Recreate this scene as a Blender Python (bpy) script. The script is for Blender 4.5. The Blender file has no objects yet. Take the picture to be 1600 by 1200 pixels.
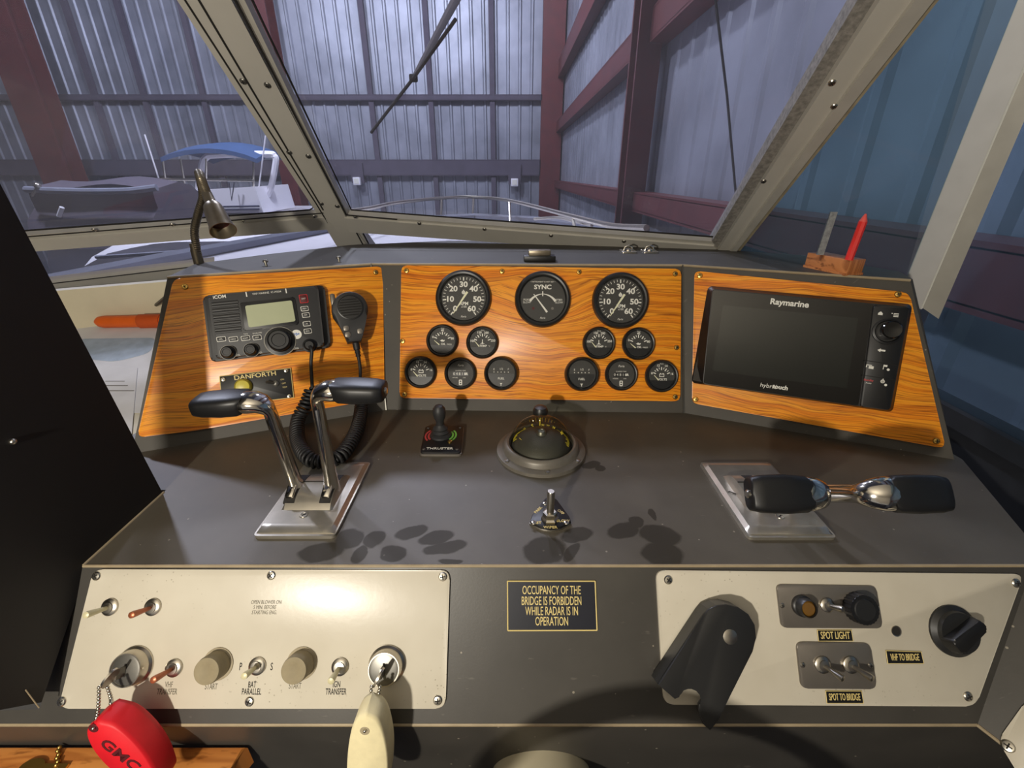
import bpy, bmesh, math, random
from mathutils import Vector, Matrix, Euler
random.seed(7)
PI = math.pi
SC = bpy.context.scene
COL = SC.collection

# ------------------------------------------------------------------ camera
CZ = 1.5                                   # eye height above the cabin floor
C0 = Vector((0, 0, CZ))
FPX = 705.0                                # focal length in pixels of the 1600 px frame
TH = math.radians(24.9)                    # pitch below the horizon
cam_d = bpy.data.cameras.new('camera'); cam = bpy.data.objects.new('camera', cam_d); COL.objects.link(cam)
cam.location = C0; cam.rotation_euler = (PI/2 - TH, 0, 0)
cam_d.sensor_width = 36.0; cam_d.lens = 36.0*FPX/1600.0; cam_d.clip_start = .01; cam_d.clip_end = 200
SC.camera = cam

# ------------------------------------------------------------------ world, lights, exposure
w = bpy.data.worlds.new('night'); SC.world = w; w.use_nodes = True
bg = w.node_tree.nodes['Background']; bg.inputs[0].default_value = (.62, .68, 1.0, 1); bg.inputs[1].default_value = .045
def light(name, kind, loc, power, color, size=.05, rot=None, sy=None):
    d = bpy.data.lights.new(name, kind); d.energy = power; d.color = color
    if kind == 'AREA':
        d.size = size
        if sy: d.shape = 'RECTANGLE'; d.size_y = sy
    else: d.shadow_soft_size = size
    o = bpy.data.objects.new(name, d); COL.objects.link(o); o.location = loc
    if rot: o.rotation_euler = rot
    return o
light('cabin_lamp', 'POINT', (-.375, -.50, CZ + .02), 36.0, (1.0, .925, .80), .022)
light('shed_lamp', 'POINT', (-2.2, 7.5, CZ + 5.2), 1100, (.80, .86, 1.0), .25)
light('shed_lamp', 'POINT', (-6.2, 6.0, CZ + 5.4), 1300, (.80, .86, 1.0), .25)
light('shed_lamp', 'POINT', (-.2, 7.0, CZ + 6.0), 330, (.82, .86, 1.0), .25)
SC.view_settings.view_transform = 'Standard'; SC.view_settings.look = 'None'
SC.view_settings.gamma = 1; SC.view_settings.use_curve_mapping = False; SC.view_settings.exposure = 0.0

# ------------------------------------------------------------------ helpers: rays and planes
AX = Vector((0, math.cos(TH), -math.sin(TH))); DN = Vector((0, -math.sin(TH), -math.cos(TH))); RT = Vector((1, 0, 0))
def ray(x, y): return AX + RT*((x-800)/FPX) + DN*((y-600)/FPX)
def at_z(x, y, z):
    r = ray(x, y); return C0 + r*((z - CZ)/r.z)
def at_y(x, y, Y):
    r = ray(x, y); return C0 + r*(Y/r.y)
def at_x(x, y, X):
    r = ray(x, y); return C0 + r*(X/r.x)
def at_pl(x, y, p, n):
    r = ray(x, y); return C0 + r*((p - C0).dot(n)/r.dot(n))
class Fr:
    """a plane of the place: origin o, u to the right, v up in the plane, n towards the room"""
    def __init__(s, o, u, v):
        s.o = Vector(o); s.u = Vector(u).normalized(); v = Vector(v); s.v = (v - s.u*v.dot(s.u)).normalized(); s.n = s.u.cross(s.v)
    def w(s, x, y, h=0): return at_pl(x, y, s.o + s.n*h, s.n)
    def px(s, x, y, h=0):
        d = s.w(x, y, h) - s.o; return (d.dot(s.u), d.dot(s.v))
    def mat(s, a=0, b=0, h=0, rot=0):
        m = Matrix((s.u, s.v, s.n)).transposed().to_4x4(); m.translation = s.o + s.u*a + s.v*b + s.n*h
        return m @ Matrix.Rotation(rot, 4, 'Z')
class Loc:
    """pixel -> local metres of a thing standing on plane F"""
    def __init__(s, F, x, y, rot=0, h=0):
        s.F = F; s.a, s.b = F.px(x, y, h); s.h = h; s.rot = rot
    def __call__(s, x, y, h=0):
        a, b = s.F.px(x, y, s.h + h); a -= s.a; b -= s.b
        c, q = math.cos(-s.rot), math.sin(-s.rot); return (a*c - b*q, a*q + b*c)
    def many(s, pts, h=0): return [s(x, y, h) for x, y in pts]

# ------------------------------------------------------------------ helpers: objects
def thing(name, label, cat, mat=None, loc=None, group=None, kind=None):
    o = bpy.data.objects.new(name, None); COL.objects.link(o); o.empty_display_size = .03
    if mat is not None: o.matrix_world = mat
    elif loc is not None: o.matrix_world = Matrix.Translation(loc)
    return tag(o, label, cat, group, kind)
def tag(o, label=None, cat=None, group=None, kind=None):
    if label: o['label'] = label
    if cat: o['category'] = cat
    if group: o['group'] = group
    if kind: o['kind'] = kind
    return o
class MB:
    def __init__(s): s.bm = bmesh.new(); s.T = Matrix.Identity(4)
    def _fin(s, vs):
        for v in vs: v.co = s.T @ v.co
    def box(s, c, d, rz=0, bev=0, M=None):
        r = bmesh.ops.create_cube(s.bm, size=1); vs = r['verts']
        m = Matrix.Translation(c) @ Matrix.Rotation(rz, 4, 'Z') @ Matrix.Diagonal((d[0], d[1], d[2], 1))
        if M is not None: m = M @ m
        for v in vs: v.co = m @ v.co
        if bev:
            es = list({e for v in vs for e in v.link_edges})
            g = bmesh.ops.bevel(s.bm, geom=es, offset=bev, segments=2, affect='EDGES', profile=.5)
            vs = list({v for f in g['faces'] for v in f.verts} | {v for v in vs if v.is_valid})
        s._fin(vs); return s
    def prism(s, pts, z0, z1, bev=0, holes=(), taper=None):
        """outline (list of xy) from z0 to z1; taper scales the top about its centre"""
        n = len(pts); area = sum(pts[i][0]*pts[(i+1) % n][1] - pts[(i+1) % n][0]*pts[i][1] for i in range(n))
        if area < 0: pts = pts[::-1]
        cx = sum(p[0] for p in pts)/n; cy = sum(p[1] for p in pts)/n; t = taper or 1
        b = [s.bm.verts.new((p[0], p[1], z0)) for p in pts]
        u = [s.bm.verts.new((cx + (p[0]-cx)*t, cy + (p[1]-cy)*t, z1)) for p in pts]
        fs = [s.bm.faces.new(b[::-1]), s.bm.faces.new(u)]
        for i in range(n): fs.append(s.bm.faces.new((b[i], b[(i+1) % n], u[(i+1) % n], u[i])))
        vs = b + u
        if bev:
            g = bmesh.ops.bevel(s.bm, geom=list(fs[1].edges), offset=bev, segments=2, affect='EDGES', profile=.5)
            vs = list({v for f in g['faces'] for v in f.verts} | {v for v in vs if v.is_valid})
        s._fin(vs); return s
    def lathe(s, prof, c=(0, 0, 0), seg=32, M=None, cap=True):
        rings = []; vs = []
        for r, z in prof:
            if r < 1e-6: vv = [s.bm.verts.new((c[0], c[1], c[2]+z))]
            else: vv = [s.bm.verts.new((c[0]+r*math.cos(2*PI*i/seg), c[1]+r*math.sin(2*PI*i/seg), c[2]+z)) for i in range(seg)]
            rings.append(vv); vs += vv
        for a, b in zip(rings, rings[1:]):
            for i in range(seg):
                j = (i+1) % seg
                if len(a) == 1 and len(b) == 1: continue
                if len(a) == 1: s.bm.faces.new((a[0], b[i], b[j]))
                elif len(b) == 1: s.bm.faces.new((a[i], a[j], b[0]))
                else: s.bm.faces.new((a[i], a[j], b[j], b[i]))
        if cap:
            if len(rings[0]) > 1: s.bm.faces.new(rings[0][::-1])
            if len(rings[-1]) > 1: s.bm.faces.new(rings[-1])
        if M is not None:
            for v in vs: v.co = M @ v.co
        s._fin(vs); return s
    def tube(s, path, r, seg=10, cap=True, flat=1.0, up=None):
        path = [Vector(p) for p in path]; n = len(path); rs = r if isinstance(r, (list, tuple)) else [r]*n
        rings = []; pn = None; vs = []
        for i, p in enumerate(path):
            t = (path[min(i+1, n-1)] - path[max(i-1, 0)])
            t = t.normalized() if t.length > 1e-9 else Vector((0, 0, 1))
            if pn is None:
                a = Vector(up) if up else (Vector((0, 0, 1)) if abs(t.z) < .9 else Vector((1, 0, 0)))
                pn = (a - t*a.dot(t)).normalized()
            else: pn = (pn - t*pn.dot(t)).normalized()
            bn = t.cross(pn)
            ring = [s.bm.verts.new(p + pn*(rs[i]*flat*math.cos(2*PI*k/seg)) + bn*(rs[i]*math.sin(2*PI*k/seg))) for k in range(seg)]
            rings.append(ring); vs += ring
        for a, b in zip(rings, rings[1:]):
            for k in range(seg):
                j = (k+1) % seg; s.bm.faces.new((a[k], a[j], b[j], b[k]))
        if cap: s.bm.faces.new(rings[0][::-1]); s.bm.faces.new(rings[-1])
        s._fin(vs); return s
    def ball(s, c, r, sc=(1, 1, 1), seg=16, M=None):
        g = bmesh.ops.create_uvsphere(s.bm, u_segments=seg, v_segments=max(6, seg//2), radius=r); vs = g['verts']
        m = Matrix.Translation(c) @ (M or Matrix.Identity(4)) @ Matrix.Diagonal((sc[0], sc[1], sc[2], 1))
        for v in vs: v.co = m @ v.co
        s._fin(vs); return s
    def poly(s, pts):
        vs = [s.bm.verts.new(p) for p in pts]; s.bm.faces.new(vs); s._fin(vs); return s
    def solid(s, bot, top):
        """a closed hull from two matching outlines of 3-D points"""
        a = [s.bm.verts.new(p) for p in bot]; b = [s.bm.verts.new(p) for p in top]; n = len(a)
        s.bm.faces.new(a[::-1]); s.bm.faces.new(b)
        for i in range(n): s.bm.faces.new((a[i], a[(i+1) % n], b[(i+1) % n], b[i]))
        s._fin(a+b); return s
    def loft(s, sections, closed=True, cap=True):
        R = [[s.bm.verts.new(p) for p in sec] for sec in sections]; n = len(R[0])
        for a, b in zip(R, R[1:]):
            for i in range(n if closed else n-1):
                j = (i+1) % n; s.bm.faces.new((a[i], a[j], b[j], b[i]))
        if cap and closed: s.bm.faces.new(R[0][::-1]); s.bm.faces.new(R[-1])
        s._fin([v for r in R for v in r]); return s
    def text(s, body, size, x, y, z, align='CENTER', bold=0, rot=0, sx=1.0, ext=.0002, sh=0, sp=1):
        c = bpy.data.curves.new('t', 'FONT'); c.body = body; c.size = size; c.align_x = align; c.align_y = 'CENTER'
        c.extrude = ext; c.offset = bold*size; c.shear = sh; c.resolution_u = 3; c.space_character = sp
        o = bpy.data.objects.new('t', c); COL.objects.link(o)
        dg = bpy.context.evaluated_depsgraph_get(); me = bpy.data.meshes.new_from_object(o.evaluated_get(dg))
        m = Matrix.Translation((x, y, z)) @ Matrix.Rotation(rot, 4, 'Z') @ Matrix.Diagonal((sx, 1, 1, 1))
        me.transform(s.T @ m); s.bm.from_mesh(me)
        bpy.data.objects.remove(o); bpy.data.curves.remove(c); bpy.data.meshes.remove(me); return s
    def build(s, name, mat, parent=None, smooth=True, ang=35):
        me = bpy.data.meshes.new(name); bmesh.ops.recalc_face_normals(s.bm, faces=s.bm.faces[:]); s.bm.to_mesh(me); s.bm.free()
        if smooth:
            for p in me.polygons: p.use_smooth = True
            me.set_sharp_from_angle(angle=math.radians(ang))
        me.materials.append(mat); o = bpy.data.objects.new(name, me); COL.objects.link(o)
        if parent is not None: o.parent = parent
        return o
def copy_tree(o, parent=None):
    c = o.copy(); COL.objects.link(c)
    if parent is not None: c.parent = parent; c.matrix_parent_inverse.identity()
    for ch in [k for k in list(COL.objects) if k.parent == o]: copy_tree(ch, c)
    return c
def rrect(pts, r, seg=5):
    """rounded corners on any convex outline"""
    out = []; n = len(pts)
    for i in range(n):
        p = Vector(pts[i]); a = (Vector(pts[i-1]) - p); b = (Vector(pts[(i+1) % n]) - p)
        d = min(r, a.length*.45, b.length*.45); a = p + a.normalized()*d; b = p + b.normalized()*d
        for k in range(seg+1):
            t = k/seg; q = a*(1-t)**2 + p*2*t*(1-t) + b*t*t; out.append((q.x, q.y))
    return out
def rect(w, h, x=0, y=0): return [(x-w/2, y-h/2), (x+w/2, y-h/2), (x+w/2, y+h/2), (x-w/2, y+h/2)]
def arc(r, a0, a1, n, cx=0, cy=0): return [(cx + r*math.cos(a0+(a1-a0)*i/n), cy + r*math.sin(a0+(a1-a0)*i/n)) for i in range(n+1)]
def spline(pts, n=12):
    P = [Vector(p) for p in pts]; P = [P[0]*2-P[1]] + P + [P[-1]*2-P[-2]]; out = []
    for i in range(1, len(P)-2):
        a, b, c, d = P[i-1:i+3]
        for k in range(n):
            t = k/n; out.append(.5*((2*b) + (c-a)*t + (2*a-5*b+4*c-d)*t*t + (3*b-a-3*c+d)*t**3))
    out.append(P[-2]); return out

# ------------------------------------------------------------------ materials
def srgb(r, g, b):
    f = lambda c: (c/255)/12.92 if c/255 <= .04045 else ((c/255+.055)/1.055)**2.4
    return (f(r), f(g), f(b), 1)
class NT:
    def __init__(s, name):
        s.m = bpy.data.materials.new(name); s.m.use_nodes = True; s.t = s.m.node_tree; s.N = s.t.nodes; s.L = s.t.links
        s.b = s.N['Principled BSDF']; s.out = s.N['Material Output']
    def n(s, kind, **kw):
        k = s.N.new('ShaderNode'+kind)
        for a, v in kw.items():
            if a.startswith('i_'): k.inputs[int(a[2:])].default_value = v
            else: setattr(k, a, v)
        return k
    def l(s, a, b): s.L.new(a, b)
    def coords(s, scale=(1, 1, 1), rot=(0, 0, 0)):
        tc = s.n('TexCoord'); mp = s.n('Mapping'); s.l(tc.outputs['Object'], mp.inputs[0]); mp.inputs['Scale'].default_value = scale; mp.inputs['Rotation'].default_value = rot
        return mp.outputs[0]
    def noise(s, vec, scale, detail=4, rough=.55, dist=0):
        k = s.n('TexNoise'); s.l(vec, k.inputs['Vector']); k.inputs['Scale'].default_value = scale; k.inputs['Detail'].default_value = detail
        k.inputs['Roughness'].default_value = rough; k.inputs['Distortion'].default_value = dist; return k.outputs[0]
    def ramp(s, fac, stops):
        k = s.n('ValToRGB'); s.l(fac, k.inputs[0]); e = k.color_ramp.elements
        while len(e) < len(stops): e.new(.5)
        for q, (p, c) in zip(e, stops): q.position = p; q.color = c if len(c) == 4 else (*c, 1)
        return k.outputs[0]
    def mix(s, fac, a, b):
        k = s.n('MixRGB')
        for i, v in ((0, fac), (1, a), (2, b)):
            if hasattr(v, 'is_output'): s.l(v, k.inputs[i])
            else: k.inputs[i].default_value = v
        return k.outputs[0]
    def math(s, op, a, b=None):
        k = s.n('Math', operation=op)
        for i, v in ((0, a), (1, b)):
            if v is None: continue
            if hasattr(v, 'is_output'): s.l(v, k.inputs[i])
            else: k.inputs[i].default_value = v
        return k.outputs[0]
    def bump(s, h, strength, dist=.001):
        k = s.n('Bump'); s.l(h, k.inputs['Height']); k.inputs['Strength'].default_value = strength; k.inputs['Distance'].default_value = dist
        s.l(k.outputs[0], s.b.inputs['Normal'])
def mat(name, c, rough=.5, metal=0, var=.12, scale=40, bump=0, spec=.5, coat=0):
    t = NT(name); c = srgb(*c)
    v = t.coords(); f = t.noise(v, scale)
    lo = tuple(x*(1-var) for x in c[:3]) + (1,); hi = tuple(min(1, x*(1+var)) for x in c[:3]) + (1,)
    t.l(t.ramp(f, [(.3, lo), (.7, hi)]), t.b.inputs['Base Color'])
    t.b.inputs['Roughness'].default_value = rough; t.b.inputs['Metallic'].default_value = metal
    t.b.inputs['Specular IOR Level'].default_value = spec; t.b.inputs['Coat Weight'].default_value = coat; t.b.inputs['Coat Roughness'].default_value = .08
    if bump: t.bump(t.noise(v, scale*6, 3), bump)
    return t.m
def glass_mat(name, tint=(1, 1, 1), haze=.0, hazec=(.7, .7, .8), refl=.04, dirt=0):
    """a thin clear sheet: clear, a little mirror, a film of dust that scatters light"""
    t = NT(name); t.N.remove(t.b)
    tr = t.n('BsdfTransparent'); tr.inputs[0].default_value = (*tint, 1)
    gl = t.n('BsdfGlossy'); gl.inputs['Roughness'].default_value = .02; gl.inputs[0].default_value = (1, 1, 1, 1)
    fr = t.n('LayerWeight'); fr.inputs[0].default_value = .25
    fa = t.math('MULTIPLY', fr.outputs['Fresnel'], refl*4)
    fa = t.math('MINIMUM', fa, .6)
    m1 = t.n('MixShader'); t.l(fa, m1.inputs[0]); t.l(tr.outputs[0], m1.inputs[1]); t.l(gl.outputs[0], m1.inputs[2]); out = m1
    if haze:
        df = t.n('BsdfDiffuse'); df.inputs[0].default_value = (*hazec, 1); tl = t.n('BsdfTranslucent'); tl.inputs[0].default_value = (*hazec, 1)
        ad = t.n('MixShader'); ad.inputs[0].default_value = .6; t.l(df.outputs[0], ad.inputs[1]); t.l(tl.outputs[0], ad.inputs[2])
        m2 = t.n('MixShader'); f = t.noise(t.coords(), 3.0, 5)
        t.l(t.math('MULTIPLY', t.math('ADD', f, .2), haze*1.4), m2.inputs[0])
        t.l(m1.outputs[0], m2.inputs[1]); t.l(ad.outputs[0], m2.inputs[2]); out = m2
    t.l(out.outputs[0], t.out.inputs[0]); return t.m
def wood_mat(name, base, dark, light, sx=1.7, sy=84, swirl=None):
    t = NT(name); tc = t.n('TexCoord')
    mp = t.n('Mapping'); t.l(tc.outputs['Object'], mp.inputs[0])
    warp = t.noise(mp.outputs[0], 5.0, 2, .5)
    sep = t.n('SeparateXYZ'); t.l(mp.outputs[0], sep.inputs[0])
    y2 = t.math('ADD', sep.outputs[1], t.math('MULTIPLY', t.math('SUBTRACT', warp, .5), .045))
    if swirl:                                              # a cathedral figure: rings of an off-centre ellipse
        a, b, ex, ey, amp = swirl
        dx = t.math('DIVIDE', t.math('SUBTRACT', sep.outputs[0], a), ex); dy = t.math('DIVIDE', t.math('SUBTRACT', y2, b), ey)
        d = t.math('SQRT', t.math('ADD', t.math('MULTIPLY', dx, dx), t.math('MULTIPLY', dy, dy)))
        y2 = t.math('ADD', y2, t.math('MULTIPLY', t.math('MAXIMUM', t.math('SUBTRACT', 1.0, d), 0.0), amp))
    cmb = t.n('CombineXYZ'); t.l(t.math('MULTIPLY', sep.outputs[0], sx), cmb.inputs[0]); t.l(t.math('MULTIPLY', y2, sy), cmb.inputs[1])
    band = t.noise(cmb.outputs[0], 1.0, 5, .62)
    c = t.ramp(band, [(.22, dark), (.40, base), (.58, light), (.78, base)])
    cm2 = t.n('CombineXYZ'); t.l(t.math('MULTIPLY', sep.outputs[0], sx*9), cm2.inputs[0]); t.l(t.math('MULTIPLY', y2, sy*5.5), cm2.inputs[1])
    pore = t.noise(cm2.outputs[0], 1.0, 3, .6)
    pf = t.ramp(pore, [(.34, (1, 1, 1, 1)), (.46, (0, 0, 0, 1))])
    cm3 = t.n('CombineXYZ'); t.l(t.math('MULTIPLY', sep.outputs[0], sx*1.5), cm3.inputs[0]); t.l(t.math('MULTIPLY', y2, sy*1.7), cm3.inputs[1])
    ln = t.ramp(t.noise(cm3.outputs[0], 1.0, 2, .5), [(.46, (0, 0, 0, 1)), (.49, (1, 1, 1, 1)), (.51, (1, 1, 1, 1)), (.545, (0, 0, 0, 1))])
    c = t.mix(t.math('MULTIPLY', ln, .55), c, dark)
    c = t.mix(t.math('MULTIPLY', pf, .72), c, tuple(x*.55 for x in dark[:3]) + (1,))
    t.l(c, t.b.inputs['Base Color']); t.b.inputs['Roughness'].default_value = .42; t.b.inputs['Coat Weight'].default_value = .25; t.b.inputs['Coat Roughness'].default_value = .25
    t.bump(pore, .12, .0006); return t.m
def laminate_mat(name, c, smears=(), rough=.5):
    """worn dark laminate with dust specks, fine scratches and greasy smears that have a shape of their own"""
    t = NT(name); v = t.coords(); c = srgb(*c)
    f = t.noise(v, 14, 5); col = t.ramp(f, [(.3, tuple(x*.86 for x in c[:3]) + (1,)), (.72, tuple(x*1.14 for x in c[:3]) + (1,))])
    vo = t.n('TexVoronoi'); t.l(v, vo.inputs['Vector']); vo.inputs['Scale'].default_value = 55
    gate = t.math('GREATER_THAN', t.noise(v, 31, 1), .52)
    sp = t.math('MULTIPLY', t.math('LESS_THAN', vo.outputs['Distance'], .065), gate)
    col = t.mix(t.math('MULTIPLY', sp, .7), col, (.35, .31, .24, 1))
    sc = t.noise(t.coords((9, 60, 1), (0, 0, .5)), 6, 2); scr = t.ramp(sc, [(.70, (0, 0, 0, 1)), (.76, (1, 1, 1, 1))])
    col = t.mix(t.math('MULTIPLY', scr, .12), col, (.4, .36, .3, 1))
    if smears:
        tc = t.n('TexCoord'); dmin = None
        wob = t.n('TexNoise'); t.l(tc.outputs['Object'], wob.inputs['Vector']); wob.inputs['Scale'].default_value = 45; wob.inputs['Detail'].default_value = 3
        off = t.n('VectorMath', operation='MULTIPLY_ADD'); t.l(wob.outputs['Color'], off.inputs[0]); off.inputs[1].default_value = (.010, .010, 0); off.inputs[2].default_value = (-.005, -.005, 0)
        pos = t.n('VectorMath', operation='ADD'); t.l(tc.outputs['Object'], pos.inputs[0]); t.l(off.outputs[0], pos.inputs[1])
        for x, y, a, b, r in smears:
            mp = t.n('Mapping', vector_type='TEXTURE'); t.l(pos.outputs[0], mp.inputs[0])
            mp.inputs['Location'].default_value = (x, y, 0); mp.inputs['Rotation'].default_value = (0, 0, r); mp.inputs['Scale'].default_value = (a, b, 1)
            s2 = t.n('VectorMath', operation='MULTIPLY'); t.l(mp.outputs[0], s2.inputs[0]); s2.inputs[1].default_value = (1, 1, 0)
            ln = t.n('VectorMath', operation='LENGTH'); t.l(s2.outputs[0], ln.inputs[0])
            dmin = ln.outputs['Value'] if dmin is None else t.math('MINIMUM', dmin, ln.outputs['Value'])
        sm = t.ramp(dmin, [(.85, (1, 1, 1, 1)), (1.0, (0, 0, 0, 1))])
        col = t.mix(t.math('MULTIPLY', sm, .72), col, tuple(x*.30 for x in c[:3]) + (1,))
        t.b.inputs['Roughness'].default_value = rough; t.l(t.math('SUBTRACT', .5, t.math('MULTIPLY', sm, .32)), t.b.inputs['Specular IOR Level'])
    else: t.b.inputs['Roughness'].default_value = rough
    t.l(col, t.b.inputs['Base Color']); t.bump(t.noise(v, 420, 2), .10, .0004); return t.m

M = {}
M['edge'] = mat('laminate_edge_highlight', (158, 142, 114), .45)  # brown edge lightened to carry the bevel highlight
M['rubber'] = mat('black_rubber', (26, 26, 27), .55, var=.06)
M['black'] = mat('black_plastic', (22, 22, 23), .42, var=.06)
M['blacksat'] = mat('satin_black', (34, 34, 34), .38, var=.06)
M['radio'] = mat('radio_plastic', (44, 44, 45), .5, var=.06)
M['dial'] = mat('dial_black', (58, 57, 54), .6, var=.05)  # tone lifted so the colour carries the glare on the gauges
M['chrome'] = mat('chrome', (215, 210, 200), .13, 1.0, var=.04)
M['alu'] = mat('worn_metal', (188, 182, 170), .30, 1.0, var=.10, scale=60)
M['pewter'] = mat('pewter', (118, 116, 110), .38, .8, var=.12, scale=60)
M['cast'] = mat('cast_metal', (178, 172, 160), .30, .75, var=.10, scale=50)
M['steel'] = mat('screw_steel', (200, 195, 182), .28, 1.0, var=.06)
M['brass'] = mat('brass', (214, 176, 96), .3, 1.0, var=.08)
M['copper'] = mat('coppery_lever', (164, 94, 62), .35, .5, var=.06)
M['ivory'] = mat('ivory_lever', (206, 198, 160), .4, .1, var=.05)
M['white'] = mat('white_print', (232, 230, 220), .55, var=.02)
M['greenish'] = mat('luminous_needle', (232, 230, 196), .5, var=.02)
M['cream'] = mat('cream_paint', (208, 198, 170), .42, var=.05, scale=12)
M['creamfoam'] = mat('cream_foam', (222, 210, 168), .75, var=.06, scale=90, bump=.1)
M['red'] = mat('red_foam', (214, 20, 34), .55, var=.06, scale=60)
M['liner'] = mat('headliner', (214, 208, 196), .8, var=.04, scale=6)
M['darkside'] = mat('dark_cabin_side', (34, 36, 42), .7)
M['redink'] = mat('dark_ink', (84, 14, 20), .6, var=.03)
M['redprint'] = mat('red_print', (196, 70, 72), .5, var=.03)
M['greenprint'] = mat('green_print', (120, 196, 84), .5, var=.03)
M['bluep'] = mat('blue_print', (52, 110, 190), .5, var=.03)
M['lcd'] = mat('lcd_glass', (172, 178, 142), .3, var=.03, coat=.5)
M['screen'] = mat('dark_screen', (20, 24, 22), .12, var=.04, coat=.6)
M['greyplate'] = mat('grey_metal_plate', (128, 122, 114), .36, .6, var=.07, scale=30)
M['gold'] = mat('gold_print', (222, 200, 130), .5, var=.02)
M['navy'] = mat('navy_plate', (20, 22, 34), .4, var=.05)
M['frame'] = mat('painted_frame', (182, 178, 168), .42, var=.06, scale=8)
M['frame2'] = mat('aluminium_channel', (188, 184, 174), .4, .2, var=.08, scale=20)
M['tan'] = mat('weathered_tan', (158, 146, 120), .6, var=.2, scale=60)
M['seal'] = mat('grey_foam_seal', (128, 124, 118), .9, var=.35, scale=160, bump=.5)
M['gasket'] = mat('dark_gasket', (30, 27, 24), .8)
M['ink'] = mat('worn_ink', (96, 90, 74), .6, var=.1)
M['partition'] = mat('black_partition', (20, 17, 18), .7, var=.06)
M['paper'] = mat('chart_paper', (214, 212, 210), .8, var=.05, scale=18)
M['orange'] = mat('orange_plastic', (220, 96, 20), .45, var=.06)
M['redsteel'] = mat('red_oxide_steel', (92, 32, 32), .5, .1, var=.18, scale=5)
M['redcrayon'] = mat('red_wax', (226, 50, 44), .5, var=.06)
M['zinc'] = mat('galvanised_strip', (150, 154, 156), .4, .8, var=.3, scale=220)
M['gel'] = mat('gelcoat_white', (240, 238, 246), .4, var=.03, scale=3)
M['canvasblue'] = mat('blue_canvas', (56, 84, 128), .85, var=.08, scale=8)
M['canvasgrey'] = mat('grey_canvas', (120, 124, 140), .9, var=.1, scale=4)
M['canvasdark'] = mat('dark_canvas', (84, 78, 92), .9, var=.12, scale=3)
M['darktrim'] = mat('dark_trim', (60, 62, 84), .5)
M['postgrey'] = mat('grey_aluminium', (206, 204, 202), .5, .1, var=.06, scale=14)
M['lenscl'] = glass_mat('gauge_lens', refl=.03)
M['domeglass'] = glass_mat('compass_dome', tint=(.97, .97, .88), refl=.12)
M['pane'] = glass_mat('windscreen_glass', tint=(.95, .94, .97), haze=.035, hazec=(.80, .78, .86), refl=.015)
M['paneclear'] = glass_mat('side_glass', tint=(.58, .70, .74), haze=.07, hazec=(.55, .68, .72), refl=.02)
M['paneaft'] = glass_mat('aft_side_glass', tint=(.74, .84, .90), haze=.06, hazec=(.4, .55, .7), refl=.01)
M['teak'] = wood_mat('teak_panel', srgb(240, 140, 16), srgb(176, 80, 4), srgb(254, 168, 36))
M['teakc'] = wood_mat('teak_panel_figured', srgb(242, 140, 16), srgb(174, 78, 4), srgb(254, 168, 36), swirl=(.02, .03, .14, .07, .05))
M['shelfwood'] = wood_mat('shelf_wood', srgb(196, 122, 56), srgb(150, 82, 30), srgb(208, 138, 70), 3, 20)
M['blockwood'] = wood_mat('block_wood', srgb(176, 104, 54), srgb(116, 58, 24), srgb(200, 130, 76), 6, 160)
def shed_mat():
    t = NT('galvanised_cladding'); v = t.coords()
    f = t.noise(v, 1.4, 5); c = t.ramp(f, [(.3, srgb(126, 130, 142)), (.7, srgb(162, 166, 180))]); t.l(c, t.b.inputs['Base Color'])
    t.b.inputs['Metallic'].default_value = .35; t.b.inputs['Roughness'].default_value = .45; return t.m
M['shed'] = shed_mat()

# ================================================================== the planes of the helm
H = CZ - .378; T = CZ - .142                      # console top, dash top
Y0 = .3553                                        # front edge of the console top
FT = Fr((0, Y0, H), (1, 0, 0), (0, 1, 0))
FS = Fr((0, .81, T), (1, 0, 0), (0, 1, 0))
PHI = math.radians(54)
FF = Fr((0, Y0, H), (1, 0, 0), (0, math.cos(PHI), math.sin(PHI)))
bl0 = at_z(206, 709, H); bl1 = at_z(604, 640, H); br1 = at_z(1068, 645, H); br2 = at_z(1491, 718, H)
def wing(a, b, setback):
    u = (b - a).normalized(); back = Vector((-u.y, u.x, 0))
    return Fr(a, u, back*setback + Vector((0, 0, T-H)))
FL = wing(bl0, bl1, .106); FC = wing(bl1, br1, .1035); FR = wing(br1, br2, .0717)
_p = FC.w(1066, 418); _p = _p + FC.v*((T - _p.z)/FC.v.z); FR = Fr(br1, br2 - br1, _p - br1)
def WMB(root):
    m = MB(); m.T = root.matrix_world.inverted(); return m

# ================================================================== the shed around the boat
YB, XR, ZF = 14.0, 1.32, CZ - 3.2
def corrugate(mb, p0, d, length, z0, z1, nrm, pitch=.3048, dep=.034):
    """ribbed sheet: trapezoid ribs rising from a flat pan"""
    xs = []; k = 0
    while k*pitch < length:
        s = k*pitch; xs += [(s, 0), (s+.155, 0), (s+.185, dep), (s+.225, dep), (s+.255, 0)]
        k += 1
    bot = [p0 + d*a + nrm*b + Vector((0, 0, z0-p0.z)) for a, b in xs]; top = [v + Vector((0, 0, z1-z0)) for v in bot]
    bk = [v - nrm*.06 - nrm*(xs[i][1]) for i, v in enumerate(bot)]
    A = [mb.bm.verts.new(v) for v in bot]; B = [mb.bm.verts.new(v) for v in top]
    for i in range(len(A)-1): mb.bm.faces.new((A[i], A[i+1], B[i+1], B[i]))
mb = MB(); corrugate(mb, Vector((XR, YB, 0)), Vector((-1, 0, 0)), 26, ZF, CZ+9, Vector((0, -1, 0)))
tag(mb.build('wall_back', M['shed'], smooth=False), kind='structure')
mb = MB(); corrugate(mb, Vector((XR, YB, 0)), Vector((0, -1, 0)), 18, ZF, CZ+9, Vector((-1, 0, 0)), .3048, .012)
tag(mb.build('wall_right', M['shed'], smooth=False), kind='structure')
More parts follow.
